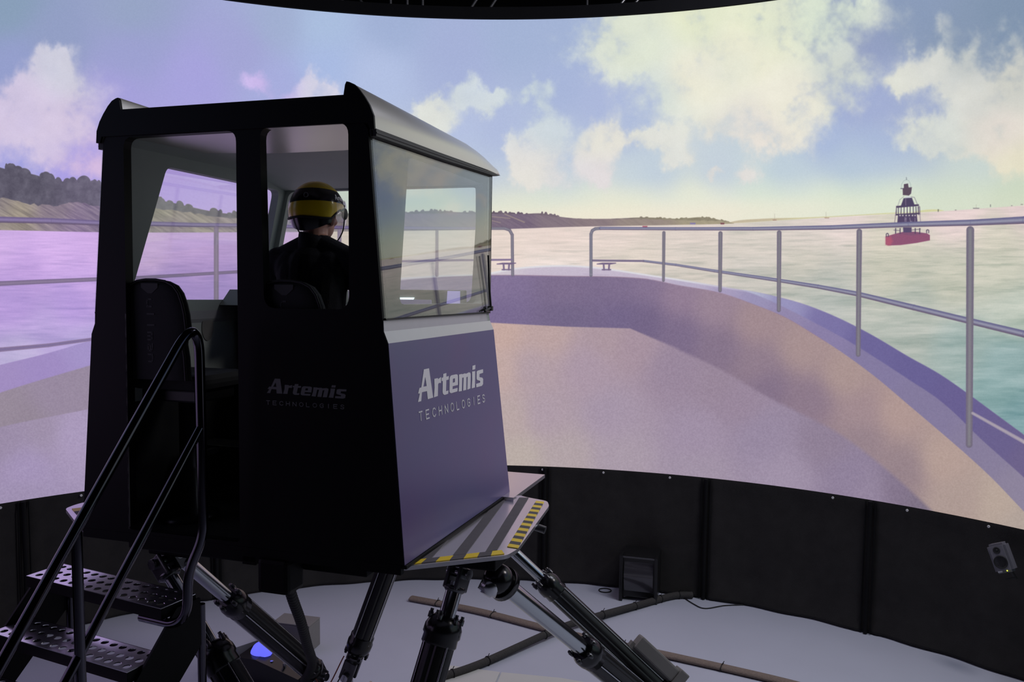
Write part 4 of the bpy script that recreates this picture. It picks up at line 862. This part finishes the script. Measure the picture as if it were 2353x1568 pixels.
make_seat(-.46, 'empty black pilot seat standing in the open doorway of the cabin')
make_seat(.265, 'black pilot seat behind the seated helmsman')

# ------------------------------------------------------------------ the helmsman
per = empty('person', CAB @ Matrix.Translation((.275, .26, .02)))
tag(per, 'person in yellow and black helmet and dark jacket seated in the cabin, seen from behind', 'person')
def capsules(L):
    mb = MB()
    for a, ra, b, rb in L:
        a, b = Vector(a), Vector(b); d = (b - a); n_ = max(1, int(d.length / (max(ra, rb) * .35)))
        n_ = min(n_, 14)
        if d.length > 1e-4: mb.tube([a, b], [ra, rb], 16)
        mb.ell(a, (ra,) * 3, nu=16, nv=10); mb.ell(b, (rb,) * 3, nu=16, nv=10)
    return mb
caps = [((-.06, .0, .85), .115, (.06, .0, .85), .115), ((0, -.01, .86), .13, (0, -.025, 1.05), .12), ((-.05, -.025, 1.05), .11, (-.07, -.02, 1.22), .105), ((.05, -.025, 1.05), .11, (.07, -.02, 1.22), .105),
        ((-.10, -.01, 1.25), .095, (.10, -.01, 1.25), .095), ((0, -.02, 1.10), .13, (0, -.015, 1.24), .125), ((-.19, .0, 1.285), .068, (.19, .0, 1.285), .068), ((-.17, 0, 1.30), .055, (0, 0, 1.37), .06), ((.17, 0, 1.30), .055, (0, 0, 1.37), .06),
        ((0, .0, 1.34), .062, (0, .015, 1.45), .056)]
for s_ in (-1, 1):
    caps += [((s_ * .20, .0, 1.275), .068, (s_ * .245, .10, 1.04), .050), ((s_ * .245, .10, 1.04), .048, (s_ * .185, .38, 1.00), .030),
             ((s_ * .085, .02, .84), .095, (s_ * .115, .40, .82), .068), ((s_ * .115, .40, .82), .066, (s_ * .115, .42, .44), .045)]
    w = Vector((s_ * .188, .40, 1.0)); zc = 1.0
    for k in range(4):
        z = zc + (k - 1.5) * .0195; kn = Vector((s_ * .186, .470, z))
        caps += [(w, .019, kn, .0125), (kn, .0105, (s_ * .183, .503, z), .0095), ((s_ * .183, .503, z), .0095, (s_ * .158, .516, z), .0088), ((s_ * .158, .516, z), .0088, (s_ * .136, .502 - .002 * k, z - .003), .0078)]
    caps += [((s_ * .182, .415, 1.02), .013, (s_ * .155, .445, 1.04), .0115), ((s_ * .155, .445, 1.04), .0105, (s_ * .140, .470, 1.045), .009)]
mb = capsules(caps)
HC = Vector((0.0, .035, 1.50))   # head
mb.ell(HC + Vector((0, .0, .02)), (.078, .098, .105)); mb.ell(HC + Vector((0, .045, -.05)), (.052, .055, .062)); mb.ell(HC + Vector((0, -.02, -.01)), (.070, .075, .085))
mb.ell(HC + Vector((0, .104, -.022)), (.013, .02, .02)); mb.ell(HC + Vector((0, .095, .0)), (.010, .014, .03))       # nose
mb.ell(HC + Vector((0, .088, -.058)), (.024, .016, .007)); mb.ell(HC + Vector((0, .085, -.070)), (.021, .016, .007)); mb.ell(HC + Vector((0, .078, -.10)), (.022, .02, .016))  # lips, chin
mb.ell(HC + Vector((0, .080, .028)), (.055, .018, .012))                                                          # brow
for s_ in (-1, 1):
    mb.ell(HC + Vector((s_ * .040, .070, -.025)), (.022, .02, .02))
    mb.tube([HC + Vector((s_ * (.079 + .012 * math.sin(a * PI / 6)), -.005 - .017 * math.cos(a * PI / 6) * .9, -.02 + .030 * math.sin(a * PI / 6 + .3))) for a in range(12)], .0055, 6, closed=True)
    mb.ell(HC + Vector((s_ * .080, -.004, -.02)), (.010, .014, .026))
body = mb.build('body', [M['jacket'], M['skin'], M['hair']], per)
rm = body.modifiers.new('remesh', 'REMESH'); rm.mode = 'VOXEL'; rm.voxel_size = .0052
smo = body.modifiers.new('smooth', 'SMOOTH'); smo.iterations = 3; smo.factor = .5
dg = bpy.context.evaluated_depsgraph_get(); me = bpy.data.meshes.new_from_object(body.evaluated_get(dg)); body.modifiers.clear(); body.data = me
me.materials.clear()
for m_ in (M['jacket'], M['skin'], M['hair']): me.materials.append(m_)
for p in me.polygons:
    c = p.center; p.use_smooth = True
    if c.z > 1.405 and abs(c.x) < .1:
        p.material_index = 2 if (c.y < HC.y + .03 and c.z > 1.455 and not (abs(c.x) > .074)) else 1
    elif c.y > .40 and c.z > .93 and abs(c.x) > .11: p.material_index = 1
eb = MB()
for s_ in (-1, 1): eb.ell(HC + Vector((s_ * .030, .083, .006)), (.012, .010, .009), nu=14, nv=8)
eb.build('eyes', mat('eye_white', (.6, .58, .55), .3), body)
# collar, cuffs, shoes
mb = MB(); rings = []
for r, z0, z1 in ((.084, 1.335, 1.335), (.080, 1.37, 1.37), (.074, 1.412, 1.385), (.068, 1.415, 1.388), (.066, 1.37, 1.36)):
    rings.append([Vector((r * math.sin(a), .008 + r * 1.05 * math.cos(a), z0 + (z1 - z0) * (.5 + .5 * math.cos(a)) - (.014 * math.sin(a) if z0 > 1.4 else 0))) for a in [2 * PI * k / 28 for k in range(28)]])
vs = [v for r in rings for v in r]; mb.add(vs, [[i * 28 + j, i * 28 + (j + 1) % 28, (i + 1) * 28 + (j + 1) % 28, (i + 1) * 28 + j] for i in range(4) for j in range(28)], 0, True)
mb.build('collar', M['jacket'], per)
for s_ in (-1, 1):
    MB().loft([[Vector((s_ * .115 + .045 * hw * math.cos(a), y, .345 + h * (.5 + .5 * math.sin(a)))) for a in [2 * PI * k / 16 for k in range(16)]] for y, hw, h in ((.365, .5, .07), (.38, .8, .11), (.42, .9, .12), (.48, .95, .085), (.55, 1.05, .06), (.61, .9, .05), (.63, .5, .035))]).build('shoe', M['rubber'], per)
# helmet: a shell cut away at the face and ears, in yellow and black bands
hel = empty('helmet', None, per); HM = Vector((0.0, .022, 1.519))
RX, RY, RZ = .125, .140, .139
def edge_z(ph):   # lower edge of the shell, ph = 0 front, pi back
    a = abs((ph + PI) % (2 * PI) - PI)
    return float(np.interp(a, [0, .9, 1.15, 1.35, 1.6, 1.85, 2.0, 2.3, PI], [.035, .03, .0, -.004, .004, -.018, -.038, -.040, -.034]))
def shell(k, lo, hi, name, m, nph=64, nz=10, inner=.94, ph0=-PI, ph1=PI, parent=hel):
    """piece of the ellipsoid between heights lo(ph) and hi(ph)"""
    mb = MB(); ring = []
    full = abs(ph1 - ph0 - 2 * PI) < 1e-6; n_ = nph
    for sc in (k, k * inner):
        for i in range(nz + 1):
            for j in range(n_ + (0 if full else 1)):
                ph = ph0 + (ph1 - ph0) * j / n_; z = lo(ph) + (hi(ph) - lo(ph)) * i / nz
                r = math.sqrt(max(0.0, 1 - (z / RZ) ** 2)) if z > 0 else 1 - (z / RZ) ** 2 * .35
                ring.append(HM + Vector((RX * sc * r * math.sin(ph), RY * sc * r * math.cos(ph), z * (1 if sc == k else .97))))
    m_ = n_ + (0 if full else 1); fs = []
    for o_ in (0, (nz + 1) * m_):
        for i in range(nz):
            for j in range(n_): fs.append([o_ + i * m_ + j, o_ + i * m_ + (j + 1) % m_, o_ + (i + 1) * m_ + (j + 1) % m_, o_ + (i + 1) * m_ + j])
    o_ = (nz + 1) * m_
    for j in range(n_):
        fs.append([j, (j + 1) % m_, o_ + (j + 1) % m_, o_ + j]); b = nz * m_; fs.append([b + j, b + (j + 1) % m_, o_ + b + (j + 1) % m_, o_ + b + j])
    mb.add(ring, fs, 0, True); o = mb.build(name, m, parent); es = o.modifiers.new('es', 'EDGE_SPLIT'); es.split_angle = .9; return o
bl = lambda ph: max(edge_z(ph), .028 - .012 * math.cos(ph + .6)); bh = lambda ph: .088 - .012 * math.cos(ph + .4)
shell(1.0, bh, lambda ph: RZ * .9995, 'crown', M['helmet_yellow'], nz=14)
shell(1.003, bl, bh, 'band', M['helmet_black'], nz=6)
shell(1.0, edge_z, bl, 'lower_shell', M['helmet_yellow'], nz=8)
shell(.965, lambda ph: -.052 - .045 * max(0.0, math.cos((ph - PI) * 1.25)), lambda ph: edge_z(ph) + .004, 'nape_pad', M['helmet_black'], nz=5, ph0=PI * .62, ph1=PI * 1.38, nph=30, inner=.86)
rim = MB(); rim.tube([HM + Vector((RX * .99 * math.sin(p_), RY * .99 * math.cos(p_), edge_z(p_))) for p_ in [2 * PI * k / 72 for k in range(72)]], .0055, 8, closed=True); rim.build('rim', M['rubber'], hel)
vis = shell(1.10, lambda ph: -.075 + .02 * (abs(ph) > 1.3), lambda ph: .05, 'visor', M['visor'], nz=5, ph0=-1.85, ph1=1.85, nph=36, inner=.985)
for s_ in (-1, 1):
    MB().ell(HM + Vector((s_ * .128, .035, -.012)), (.012, .022, .028)).build('ear_clip', M['rubber'], hel)
    MB().tube(spline([HM + Vector((s_ * .130, .03, -.035)), HM + Vector((s_ * .118, .035, -.09)), HM + Vector((s_ * .075, .06, -.135)), HM + Vector((s_ * .02, .09, -.15))], 6), .0032, 6).build('chin_strap', M['rubber'], hel)
def on_helmet(u, v, w):   # letters wrapped on the band's right side
    ph = 1.80 - (u - .251) / .875 * .85; z = .045 + (v - .655) * .19; r = math.sqrt(1 - (z / RZ) ** 2)
    k = 1.016 - w
    return HM + Vector((RX * k * r * math.sin(ph), RY * k * r * math.cos(ph), z))
logo(on_helmet, M['grey_print'], hel, t=.006)
MB().sheet([(.012 * math.cos(t * PI / 10), .012 * math.sin(t * PI / 10)) for t in range(20)], [[(.009 * math.cos(-t * PI / 10), .009 * math.sin(-t * PI / 10)) for t in range(20)]],
           lambda u, v, w: HM + Vector((.02 + u, -RY * .915 + w, .064 + v)), .004).build('round_emblem', M['dim_print'], hel)

# ------------------------------------------------------------------ the six actuators
def actuator(name_lbl, top, bot, f, rb, rr, kind='rod_up', tb='clevis'):
    top, bot = Vector(top), Vector(bot); ax = (bot - top); Ln = ax.length; q = ax.to_track_quat('Z', 'Y').to_matrix().to_4x4()
    t = empty('actuator', Matrix.Translation(top) @ q); tag(t, name_lbl, 'actuator', 'actuators carrying the motion platform')
    # along local z, 0 at the top joint
    ls = Ln - .10; c = Ln * f
    if kind == 'rod_up':
        MB().cyl((0, 0, .05), (0, 0, c + .02), rr, n=28).build('piston_rod', M['chrome'], t)
        b0, b1 = c, ls
    else:
        b0, b1 = .08, c
        MB().cyl((0, 0, c), (0, 0, ls), rr * .9, n=24).build('piston_rod', M['steel'], t)
    # ribbed body: an eight-sided extrusion with recessed grooves
    n_ = 48; prof = []
    for k in range(n_):
        a = 2 * PI * k / n_; g = abs(((a / (PI / 4)) % 1) - .5)
        prof.append(rb * (.93 if g < .07 else 1.0 + .02 * (g - .25)))
    mb = MB(); rings = [[Vector((prof[k] * math.cos(2 * PI * k / n_), prof[k] * math.sin(2 * PI * k / n_), z)) for k in range(n_)] for z in (b0 + .03, b1 - .02)]
    mb.loft(rings, smooth=False); mb.build('cylinder_body', M['anod'], t)
    for k in range(4):
        a = PI / 4 * 2 * k + PI / 8; p = Vector((rb * 1.02 * math.cos(a), rb * 1.02 * math.sin(a), 0))
        MB().tube([p + Vector((0, 0, b0 + .03)), p + Vector((0, 0, b1 - .02))], .0045, 6).build('tie_rod', M['steel'], t)
    gz = b0 if kind == 'rod_up' else b1; d = 1 if kind == 'rod_up' else -1
    col = MB().lathe([(-.015, rr * 1.5), (.0, rb * .98), (.035, rb * 1.16), (.075, rb * 1.18), (.085, rb * 1.08), (.12, rb * 1.10), (.13, rb * 1.0)], (0, 0, gz), (0, 0, gz + d), 28).build('gland', M['black_gloss'], t)
    for k in range(6):
        a = 2 * PI * k / 6 + .3; p = Vector((rb * .98 * math.cos(a), rb * .98 * math.sin(a), gz))
        MB().lathe([(0, .013), (.03, .013), (.03, .009), (.045, .009)], p + Vector((0, 0, .01 * d)), p - Vector((0, 0, .05 * d)), 10).build('bolt', M['dark_steel'], col)
    MB().lathe([(0, rb * .7), (.02, rb * 1.08), (.05, rb * 1.08), (.06, rb * .8)], (0, 0, (b1 if kind == 'rod_up' else b0) - .03), (0, 0, 9), 24).build('end_cap', M['steel'] if kind != 'rod_up' else M['black_gloss'], t)
    # joints
    if tb == 'ball':
        MB().ell((0, 0, .02), (.078, .078, .078)).lathe([(0, .085), (.03, .088), (.035, .06)], (0, 0, .055), (0, 0, 1), 28).build('ball_joint', M['black_gloss'], t)
        MB().lathe([(0, .05), (.05, .05), (.052, .03), (.06, .03), (.061, .018)], (0, -.04, -.01), (0, -1, -.01), 24).build('joint_pin', M['steel'], t)
    else:
        jt = MB().box((-.045, -.05, -.03), (-.022, .05, .09), bev=.008).box((.022, -.05, -.03), (.045, .05, .09), bev=.008)
        jt.lathe([(0, .05), (.015, .06), (.03, .045)], (0, 0, .07), (0, 0, 1), 20); jt.build('clevis', M['dark_steel'], t)
        MB().cyl((-.065, 0, 0), (.065, 0, 0), .028, n=18).build('joint_pin', M['steel'], t)
    lj = MB().box((-.05, -.045, ls - .02), (-.026, .045, Ln + .02), bev=.008).box((.026, -.045, ls - .02), (.05, .045, Ln + .02), bev=.008).lathe([(0, .055), (.03, .055), (.035, .04)], (0, 0, ls - .05), (0, 0, 9), 20)
    lj.build('lower_clevis', M['dark_steel'], t); MB().cyl((-.075, 0, Ln - .01), (.075, 0, Ln - .01), .026, n=18).build('joint_pin', M['steel'], t)
    return t
actuator('silver-rod actuator running down to the right behind the stair handrail', (-1.797, 4.542, 1.33), (-1.237, 5.485, .2), .335, .070, .040)
actuator('dark actuator dropping toward the viewer just right of the perforated steps', (-1.789, 4.372, 1.33), (-.838, 3.841, .2), .33, .078, .036)
actuator('ribbed black actuator hanging body-up beside the black hose', (-.614, 5.369, 1.398), (-1.047, 5.49, .2), .86, .070, .035, 'rod_down')
actuator('thick black upright actuator nearest the viewer below the platform corner', (-.256, 4.323, 1.305), (-.58, 3.845, .2), .19, .082, .042)
actuator('actuator with fat chrome rod and black ball joint sloping right', (-.068, 4.242, 1.31), (.861, 5.165, .2), .52, .074, .046, tb='ball')
FT, FB = Vector((-.319, 5.359, 1.398)), Vector((1.005, 5.217, .2))
fa = actuator('long black actuator sloping right behind the fat chrome rod', FT, FB, .40, .066, .034)
fx = (FB - FT).normalized(); fv = (FT.lerp(FB, .85) - CAM); fs_ = fx.cross(fv).normalized(); fs_ = fs_ if fs_.x > 0 else -fs_; fn_ = fs_.cross(fx).normalized()
fm = fa.matrix_world.inverted() @ Matrix.Translation(FT.lerp(FB, .86)) @ Matrix((fs_, fx, fn_)).transposed().to_4x4()
MB().box((.075, -.14, -.06), (.165, .17, .05), M=fm, bev=.012).box((.06, .17, -.07), (.18, .235, .06), M=fm, bev=.008).box((.04, -.16, -.03), (.10, .22, .03), M=fm).build('motor_housing', M['grey_box'], fa)
# joint bases on the floor
for i, ((xa, ya), (xb, yb), lb) in enumerate((((-1.237, 5.485), (-1.047, 5.49), 'black bolted floor base with wiring, under the ribbed hanging actuator'), ((-.838, 3.841), (-.58, 3.845), 'black bolted floor base nearest the viewer'), ((.861, 5.165), (1.02, 5.217), 'black bolted floor base at the right-hand pair of actuators'))):
    cx_, cy_ = (xa + xb) / 2, (ya + yb) / 2; w = abs(xb - xa) / 2 + .16
    t = empty('anchor_pedestal', Matrix.Translation((cx_, cy_, 0))); tag(t, lb, 'base')
    MB().box((-w, -.20, .012), (w, .20, .045), bev=.006).build('base_plate', M['black_gloss'], t)
    for x in (xa - cx_, xb - cx_): MB().box((x - .024, -.05, .045), (x + .024, .05, .235), bev=.01).build('lug', M['dark_steel'], t)
    for x in (-w + .04, w - .04):
        for y in (-.16, .16): MB().lathe([(0, .016), (.02, .016), (.02, .01), (.035, .01)], (x, y, .045), (x, y, 1), 10).build('anchor_bolt', M['steel'], t)

# ------------------------------------------------------------------ perforated steps with a tube handrail
st = empty('access_steps', Matrix.Translation((-2.0, 3.6, 0))); tag(st, 'black access stairs with perforated metal treads and bent tube handrail, lower left', 'stairs')
T0 = st.matrix_world.inverted()
eu = Vector((.90, -.435, 0)).normalized(); ed = Vector((-.435, -.90, 0)).normalized()
A0 = Vector((-2.392, 4.20, 1.31)); LW, DW = .92, .205
NX, NY = 15, 3
holes = []
for i in range(NX):
    for j in range(NY):
        cx_, cy_ = .045 + i * (LW - .09) / (NX - 1), .038 + j * (DW - .076) / (NY - 1)
        holes.append([(cx_ + .0185 * math.cos(-t * PI / 6), cy_ + .0185 * math.sin(-t * PI / 6)) for t in range(12)])
tread_me = MB().sheet([(0, 0), (LW, 0), (LW, DW), (0, DW)], holes, lambda u, v, w: Vector((u, -v, -w)), .004).build('tread', M['tread'], st)
apron = MB()
for lo, hi in (((0, -.004, -.055), (LW, .0, 0)), ((0, -DW, -.055), (LW, -DW + .004, -.003)), ((0, -DW, -.055), (.004, 0, -.003)), ((LW - .004, -DW, -.055), (LW, 0, -.003))): apron.box(lo, hi)
apron_o = apron.build('tread_frame', M['black_paint'], tread_me)
# tread frame: local +x along the width, -y toward the climber's front
for k in range(6):
    p = A0 + ed * (.19 * k) - ed * DW * 1.0; p.z = 1.31 - .216 * k
    Mx = Matrix.Translation(p) @ Matrix(((eu.x, -ed.x, 0, 0), (eu.y, -ed.y, 0, 0), (0, 0, 1, 0), (0, 0, 0, 1)))
    if k == 0: o = tread_me
    else: o = dup(tread_me, st)
    o.matrix_local = T0 @ Mx
for s_ in (0, 1):
    q0 = A0 + eu * (LW * s_ + (.012 if s_ else -.012)) - ed * (DW + .01); q1 = q0 + ed * (1.31 + .17) / 1.137
    w_ = eu * .012; mb = MB(); a = [q0 + Vector((0, 0, -.02)), q0 + ed * .14 + Vector((0, 0, -.02)), q1 + ed * .06 + Vector((0, 0, -1.31 + .0)), q1 - ed * .14 + Vector((0, 0, -1.31)), q0 + Vector((0, 0, -.25))]
    a = [T0 @ v for v in a]; mb.add([v - w_ / 2 for v in a] + [v + w_ / 2 for v in a], [[0, 1, 2, 3, 4], [9, 8, 7, 6, 5]] + [[i, (i + 1) % 5, 5 + (i + 1) % 5, 5 + i] for i in range(5)])
    mb.build('stringer', M['black_paint'], st)
    pb = A0 + eu * (LW * s_) - ed * (DW + .03)
    MB().tube([T0 @ (Vector((pb.x, pb.y, 1.25))), T0 @ Vector((pb.x, pb.y, .0))], .02, 12).build('support_leg', M['tube_black'], st)
rd = Vector((-.437, -.90, -1.287)); rt = Vector((-1.353, 3.75, 2.655))
main = bez([rt + rd * 1.95, rt, Vector((-1.352, 3.76, 1.80))], 12, .21) + bez([Vector((-1.352, 3.76, 1.79)), Vector((-1.352, 3.76, 1.66)), Vector((-1.421, 3.75, 1.49)), Vector((-1.427, 3.75, 1.31)), Vector((-1.50, 3.80, 1.235)), Vector((-1.70, 3.91, 1.225))], 8, .07)
MB().tube([T0 @ v for v in main], .0215, 16).build('handrail', M['tube_black'], st)
mr = Vector((-1.355, 3.75, 2.139)); MB().tube([T0 @ mr, T0 @ (mr + Vector((-.437, -.90, -1.2422)) * 1.5)], .019, 14).build('middle_rail', M['tube_black'], st)
MB().tube([T0 @ Vector((-1.624, 3.192, 1.85)), T0 @ Vector((-1.624, 3.192, .50))], .02, 14).build('baluster', M['tube_black'], st)

# ------------------------------------------------------------------ things on the floor and the skirt
def run(pts, r, m, label, cat, flat=1.0, tie=0):
    P = spline(pts, 10); t = empty('floor_cable', Matrix.Translation(P[0])); o0 = P[0]
    mb = MB(); mb.tube([v - o0 for v in P], r, 10)
    for v in mb.v: v.z = (v.z - (0)) * flat
    mb.build('cable_sleeve', m, t)
    if tie:
        for k in range(4, len(P) - 2, tie):
            a = (P[k + 1] - P[k]).normalized(); p = P[k] - o0
            rg = [p + (Vector((-a.y, a.x, 0)) * math.cos(x) + Vector((0, 0, flat)) * math.sin(x)) * (r * 1.08) for x in [2 * PI * j / 12 for j in range(12)]]
            for v in rg: v.z = max(v.z, -r)
            MB().tube(rg, .004, 5, closed=True).tube([p + Vector((0, 0, r * flat)), p + Vector((.012, -.01, r * flat + .03))], .003, 5).build('cable_tie', M['rubber'], t)
    return tag(t, label, cat)
run([(-.50, 5.80, .031), (-.20, 6.04, .031), (.376, 6.62, .045), (.69, 6.883, .04), (1.10, 7.18, .031), (1.42, 7.394, .031), (1.60, 7.42, .031)], .029, M['dark_wrap'], 'black wrapped cable bundle crossing the floor to the skirt', 'cable', tie=7)
run([(-.85, 7.314, .018), (-.255, 7.04, .018), (.361, 6.66, .018), (1.013, 6.321, .018), (1.855, 5.866, .018), (2.4, 5.5, .018)], .044, M['brown'], 'brown braided cable run crossing under the black bundle', 'cable', flat=.45, tie=8)
ring = tag(MB().tube([(.853 + .055 * math.cos(a * PI / 8), 7.58 + .05 * math.sin(a * PI / 8), .006) for a in range(16)], .005, 6, closed=True).build('cable_loop', M['rubber']), 'small loop of thin cable on the floor left of the boxy floor unit', 'cable')
tag(MB().tube(spline([(1.50, 7.50, .006), (1.58, 7.28, .006), (1.66, 7.18, .006), (1.85, 7.25, .006), (2.05, 7.27, .006), (2.2, 7.28, .006)], 8), .005, 6).build('thin_cable', M['rubber']), 'thin black cable lying at the foot of the skirt', 'cable')
def board(poly, label):
    o = MB().sheet(poly, [], lambda u, v, w: Vector((u, v, .011 - w)), .010).build('floor_board', M['board']); return tag(o, label, 'board')
board([(-.42, 6.05), (-.062, 5.955), (-.13, 5.60), (-.35, 5.05), (-.62, 5.10)], 'pale floor board left of the dark joint, behind the thick actuator')
board([(-.050, 5.952), (.368, 5.873), (.62, 5.78), (.45, 5.0), (-.33, 5.05), (-.118, 5.60)], 'pale floor board right of the dark joint, between the actuators')
# boxy floor unit
fu = empty('floor_unit', Matrix.Translation((1.11, 7.32, 0)) @ Matrix.Rotation(-.28, 4, 'Z')); tag(fu, 'black boxy floor unit with a glossy curved front standing by the skirt', 'heater')
MB().box((-.16, .02, .03), (.16, .30, .40), bev=.012).build('case', M['anod'], fu)
rg = []
for x in (-.125, .125): rg.append([Vector((x, .03 - .045 * math.sin(PI * k / 12) ** .8, .07 + .29 * k / 12)) for k in range(13)] + [Vector((x, .05, .36)), Vector((x, .05, .07))])
MB().loft(rg, smooth=True).build('curved_front', mat('glossy_dark_front', (.05, .048, .055), .18, coat=.5), fu)
for lo, hi in (((-.165, -.02, .0), (-.135, .08, .41)), ((.135, -.02, .0), (.165, .08, .41))): MB().box(lo, hi, bev=.006).build('side_bracket', M['anod'], fu)
MB().box((-.135, -.01, .385), (.135, .0, .40)).build('top_bar', M['dark_steel'], fu)
# small loudspeaker on the skirt
c0 = Vector((3.40, 5.88, .90)); look = (Vector((-.6, 1.9, 1.5)) - c0); look.normalize()
sm = look.to_track_quat('Y', 'Z').to_matrix().to_4x4()
sp = empty('loudspeaker', Matrix.Translation(c0) @ sm @ Matrix.Rotation(math.radians(24), 4, 'Y')); tag(sp, 'small grey two-way loudspeaker tilted against the black skirt, far right', 'speaker')
MB().frombm((lambda b: (bmesh.ops.create_cube(b, size=1), [setattr(v, 'co', Vector((v.co.x * .12, v.co.y * .11, v.co.z * .20))) for v in b.verts], bmesh.ops.bevel(b, geom=b.edges[:], offset=.016, segments=4, affect='EDGES'), b)[-1])(bmesh.new())).build('cabinet', M['monitor_face'], sp)
MB().lathe([(0, .043), (.004, .045), (.005, .040), (-.006, .030), (-.012, .016), (-.006, .014), (-.004, .004)], (0, .055, -.025), (0, 1, -.025), 24).build('woofer', M['rubber'], sp)
MB().lathe([(0, .022), (.003, .023), (.002, .017), (-.004, .010), (.001, .007), (.003, .002)], (0, .055, .055), (0, 1, .055), 20).build('tweeter', M['rubber'], sp)
MB().box((.012, .054, -.092), (.040, .057, -.082)).build('badge', M['silver'], sp)
MB().ell((-.02, .056, -.087), (.004, .003, .004), nu=10, nv=6).build('power_light', emit_mat('yellow_led', (.8, .9, .05), 3), sp)
MB().tube([(0, -.05, -.05), (0, -.10, -.12), (0, -.12, -.16)], .012, 8).box((-.03, -.02, -.15), (.03, -.01, -.14)).build('bracket', M['rubber'], sp)
# corrugated hose, junction box, blue lit fitting, wires
hp = spline([(-1.155, 4.30, 1.40), (-1.16, 4.5, 1.12), (-1.165, 4.72, .88), (-1.19, 4.98, .62), (-1.22, 5.22, .40), (-1.30, 5.36, .22)], 12)
mb = MB(); P2 = []; R2 = []
for i in range(len(hp) - 1):
    for k in range(3): P2.append(hp[i].lerp(hp[i + 1], k / 3)); R2.append(.030 if (i * 3 + k) % 3 else .023)
tag(mb.tube(P2, R2, 12).build('ribbed_hose', M['rubber']), 'black ribbed hose hanging from the platform to the floor base', 'hose')
jb = empty('junction_box', Matrix.Translation((-1.60, 6.36, 0)) @ Matrix.Rotation(-.25, 4, 'Z')); tag(jb, 'small grey junction box on the floor behind the ribbed hose', 'box')
MB().box((-.15, -.09, 0), (.15, .09, .20), bev=.008).build('case', M['grey_box'], jb); MB().box((-.15, -.09, .20), (.15, .09, .212), bev=.004).build('lid', M['grey_box'], jb)
bf = empty('floor_light', Matrix.Translation((-1.74, 5.95, 0)) @ Matrix.Rotation(-.3, 4, 'Z')); tag(bf, 'low black floor fitting with a glowing blue lens, behind the left actuators', 'lamp')
MB().sheet([(-.42, 0), (.42, 0), (.38, .07), (.05, .16), (-.10, .16), (-.40, .03)], [], lambda u, v, w: Vector((u, -.16 + w, v)), .32).build('housing', M['black_gloss'], bf)
MB().lathe([(0, .075), (.02, .078), (.05, .06), (.065, .03), (.07, .004)], (.02, -.03, .155), (.05, -.35, 1), 24).build('lens', emit_mat('blue_lens', (.12, .13, .85), 1.2), bf)
for x in (.14, .24): MB().cyl((x, -.1, .07), (x, -.1, .14), .012, n=10).build('stud', M['steel'], bf)
for i, (a, b, c, m_, lb) in enumerate((((-1.25, 5.40, .23), (-1.17, 5.38, .16), (-1.06, 5.42, .36), M['copper_red'], 'thin red wire looping to the ribbed hanging actuator'), ((-1.25, 5.38, .20), (-1.16, 5.34, .12), (-1.05, 5.40, .28), M['rubber'], 'thin black wire looping beside the red wire'), ((-1.28, 5.34, .08), (-1.20, 5.30, .06), (-1.13, 5.36, .10), M['grey_print'], 'tangle of pale wire on the floor base'))):
    tag(MB().tube(spline([a, b, c], 8), .004, 6).build('wire', m_), lb, 'wire')

# ------------------------------------------------------------------ added fill lamps, out of frame, to brighten the floor and side panel
def fill_panel(loc, target, size, power, col, label):
    loc = Vector(loc); d = Vector(target) - loc
    t = empty('added_fill_lamp', Matrix.Translation(loc) @ d.to_track_quat('-Z', 'Y').to_matrix().to_4x4()); tag(t, label, 'lamp')
    MB().box((-size / 2 - .03, -size / 2 - .03, .02), (size / 2 + .03, size / 2 + .03, .12)).build('housing', M['black_paint'], t)
    MB().tube([(0, 0, .12), (0, 0, .3)], .02, 8).build('hanger', M['black_paint'], t)
    L = bpy.data.lights.new('added_fill_light', 'AREA'); L.shape = 'SQUARE'; L.size = size; L.energy = power; L.color = col
    o = bpy.data.objects.new('added_fill_light', L); COL.objects.link(o); o.parent = t
    return t
fill_panel((4.1, 4.4, 5.6), (-.3, 4.4, 1.6), 1.0, 60, (1.0, .93, .95), 'added square fill lamp, out of view right of the cabin')
fill_panel((2.3, 5.7, 5.7), (1.9, 5.9, 0), 1.6, 66, (.82, .85, 1.0), 'added broad fill lamp, out of view above the hall floor')
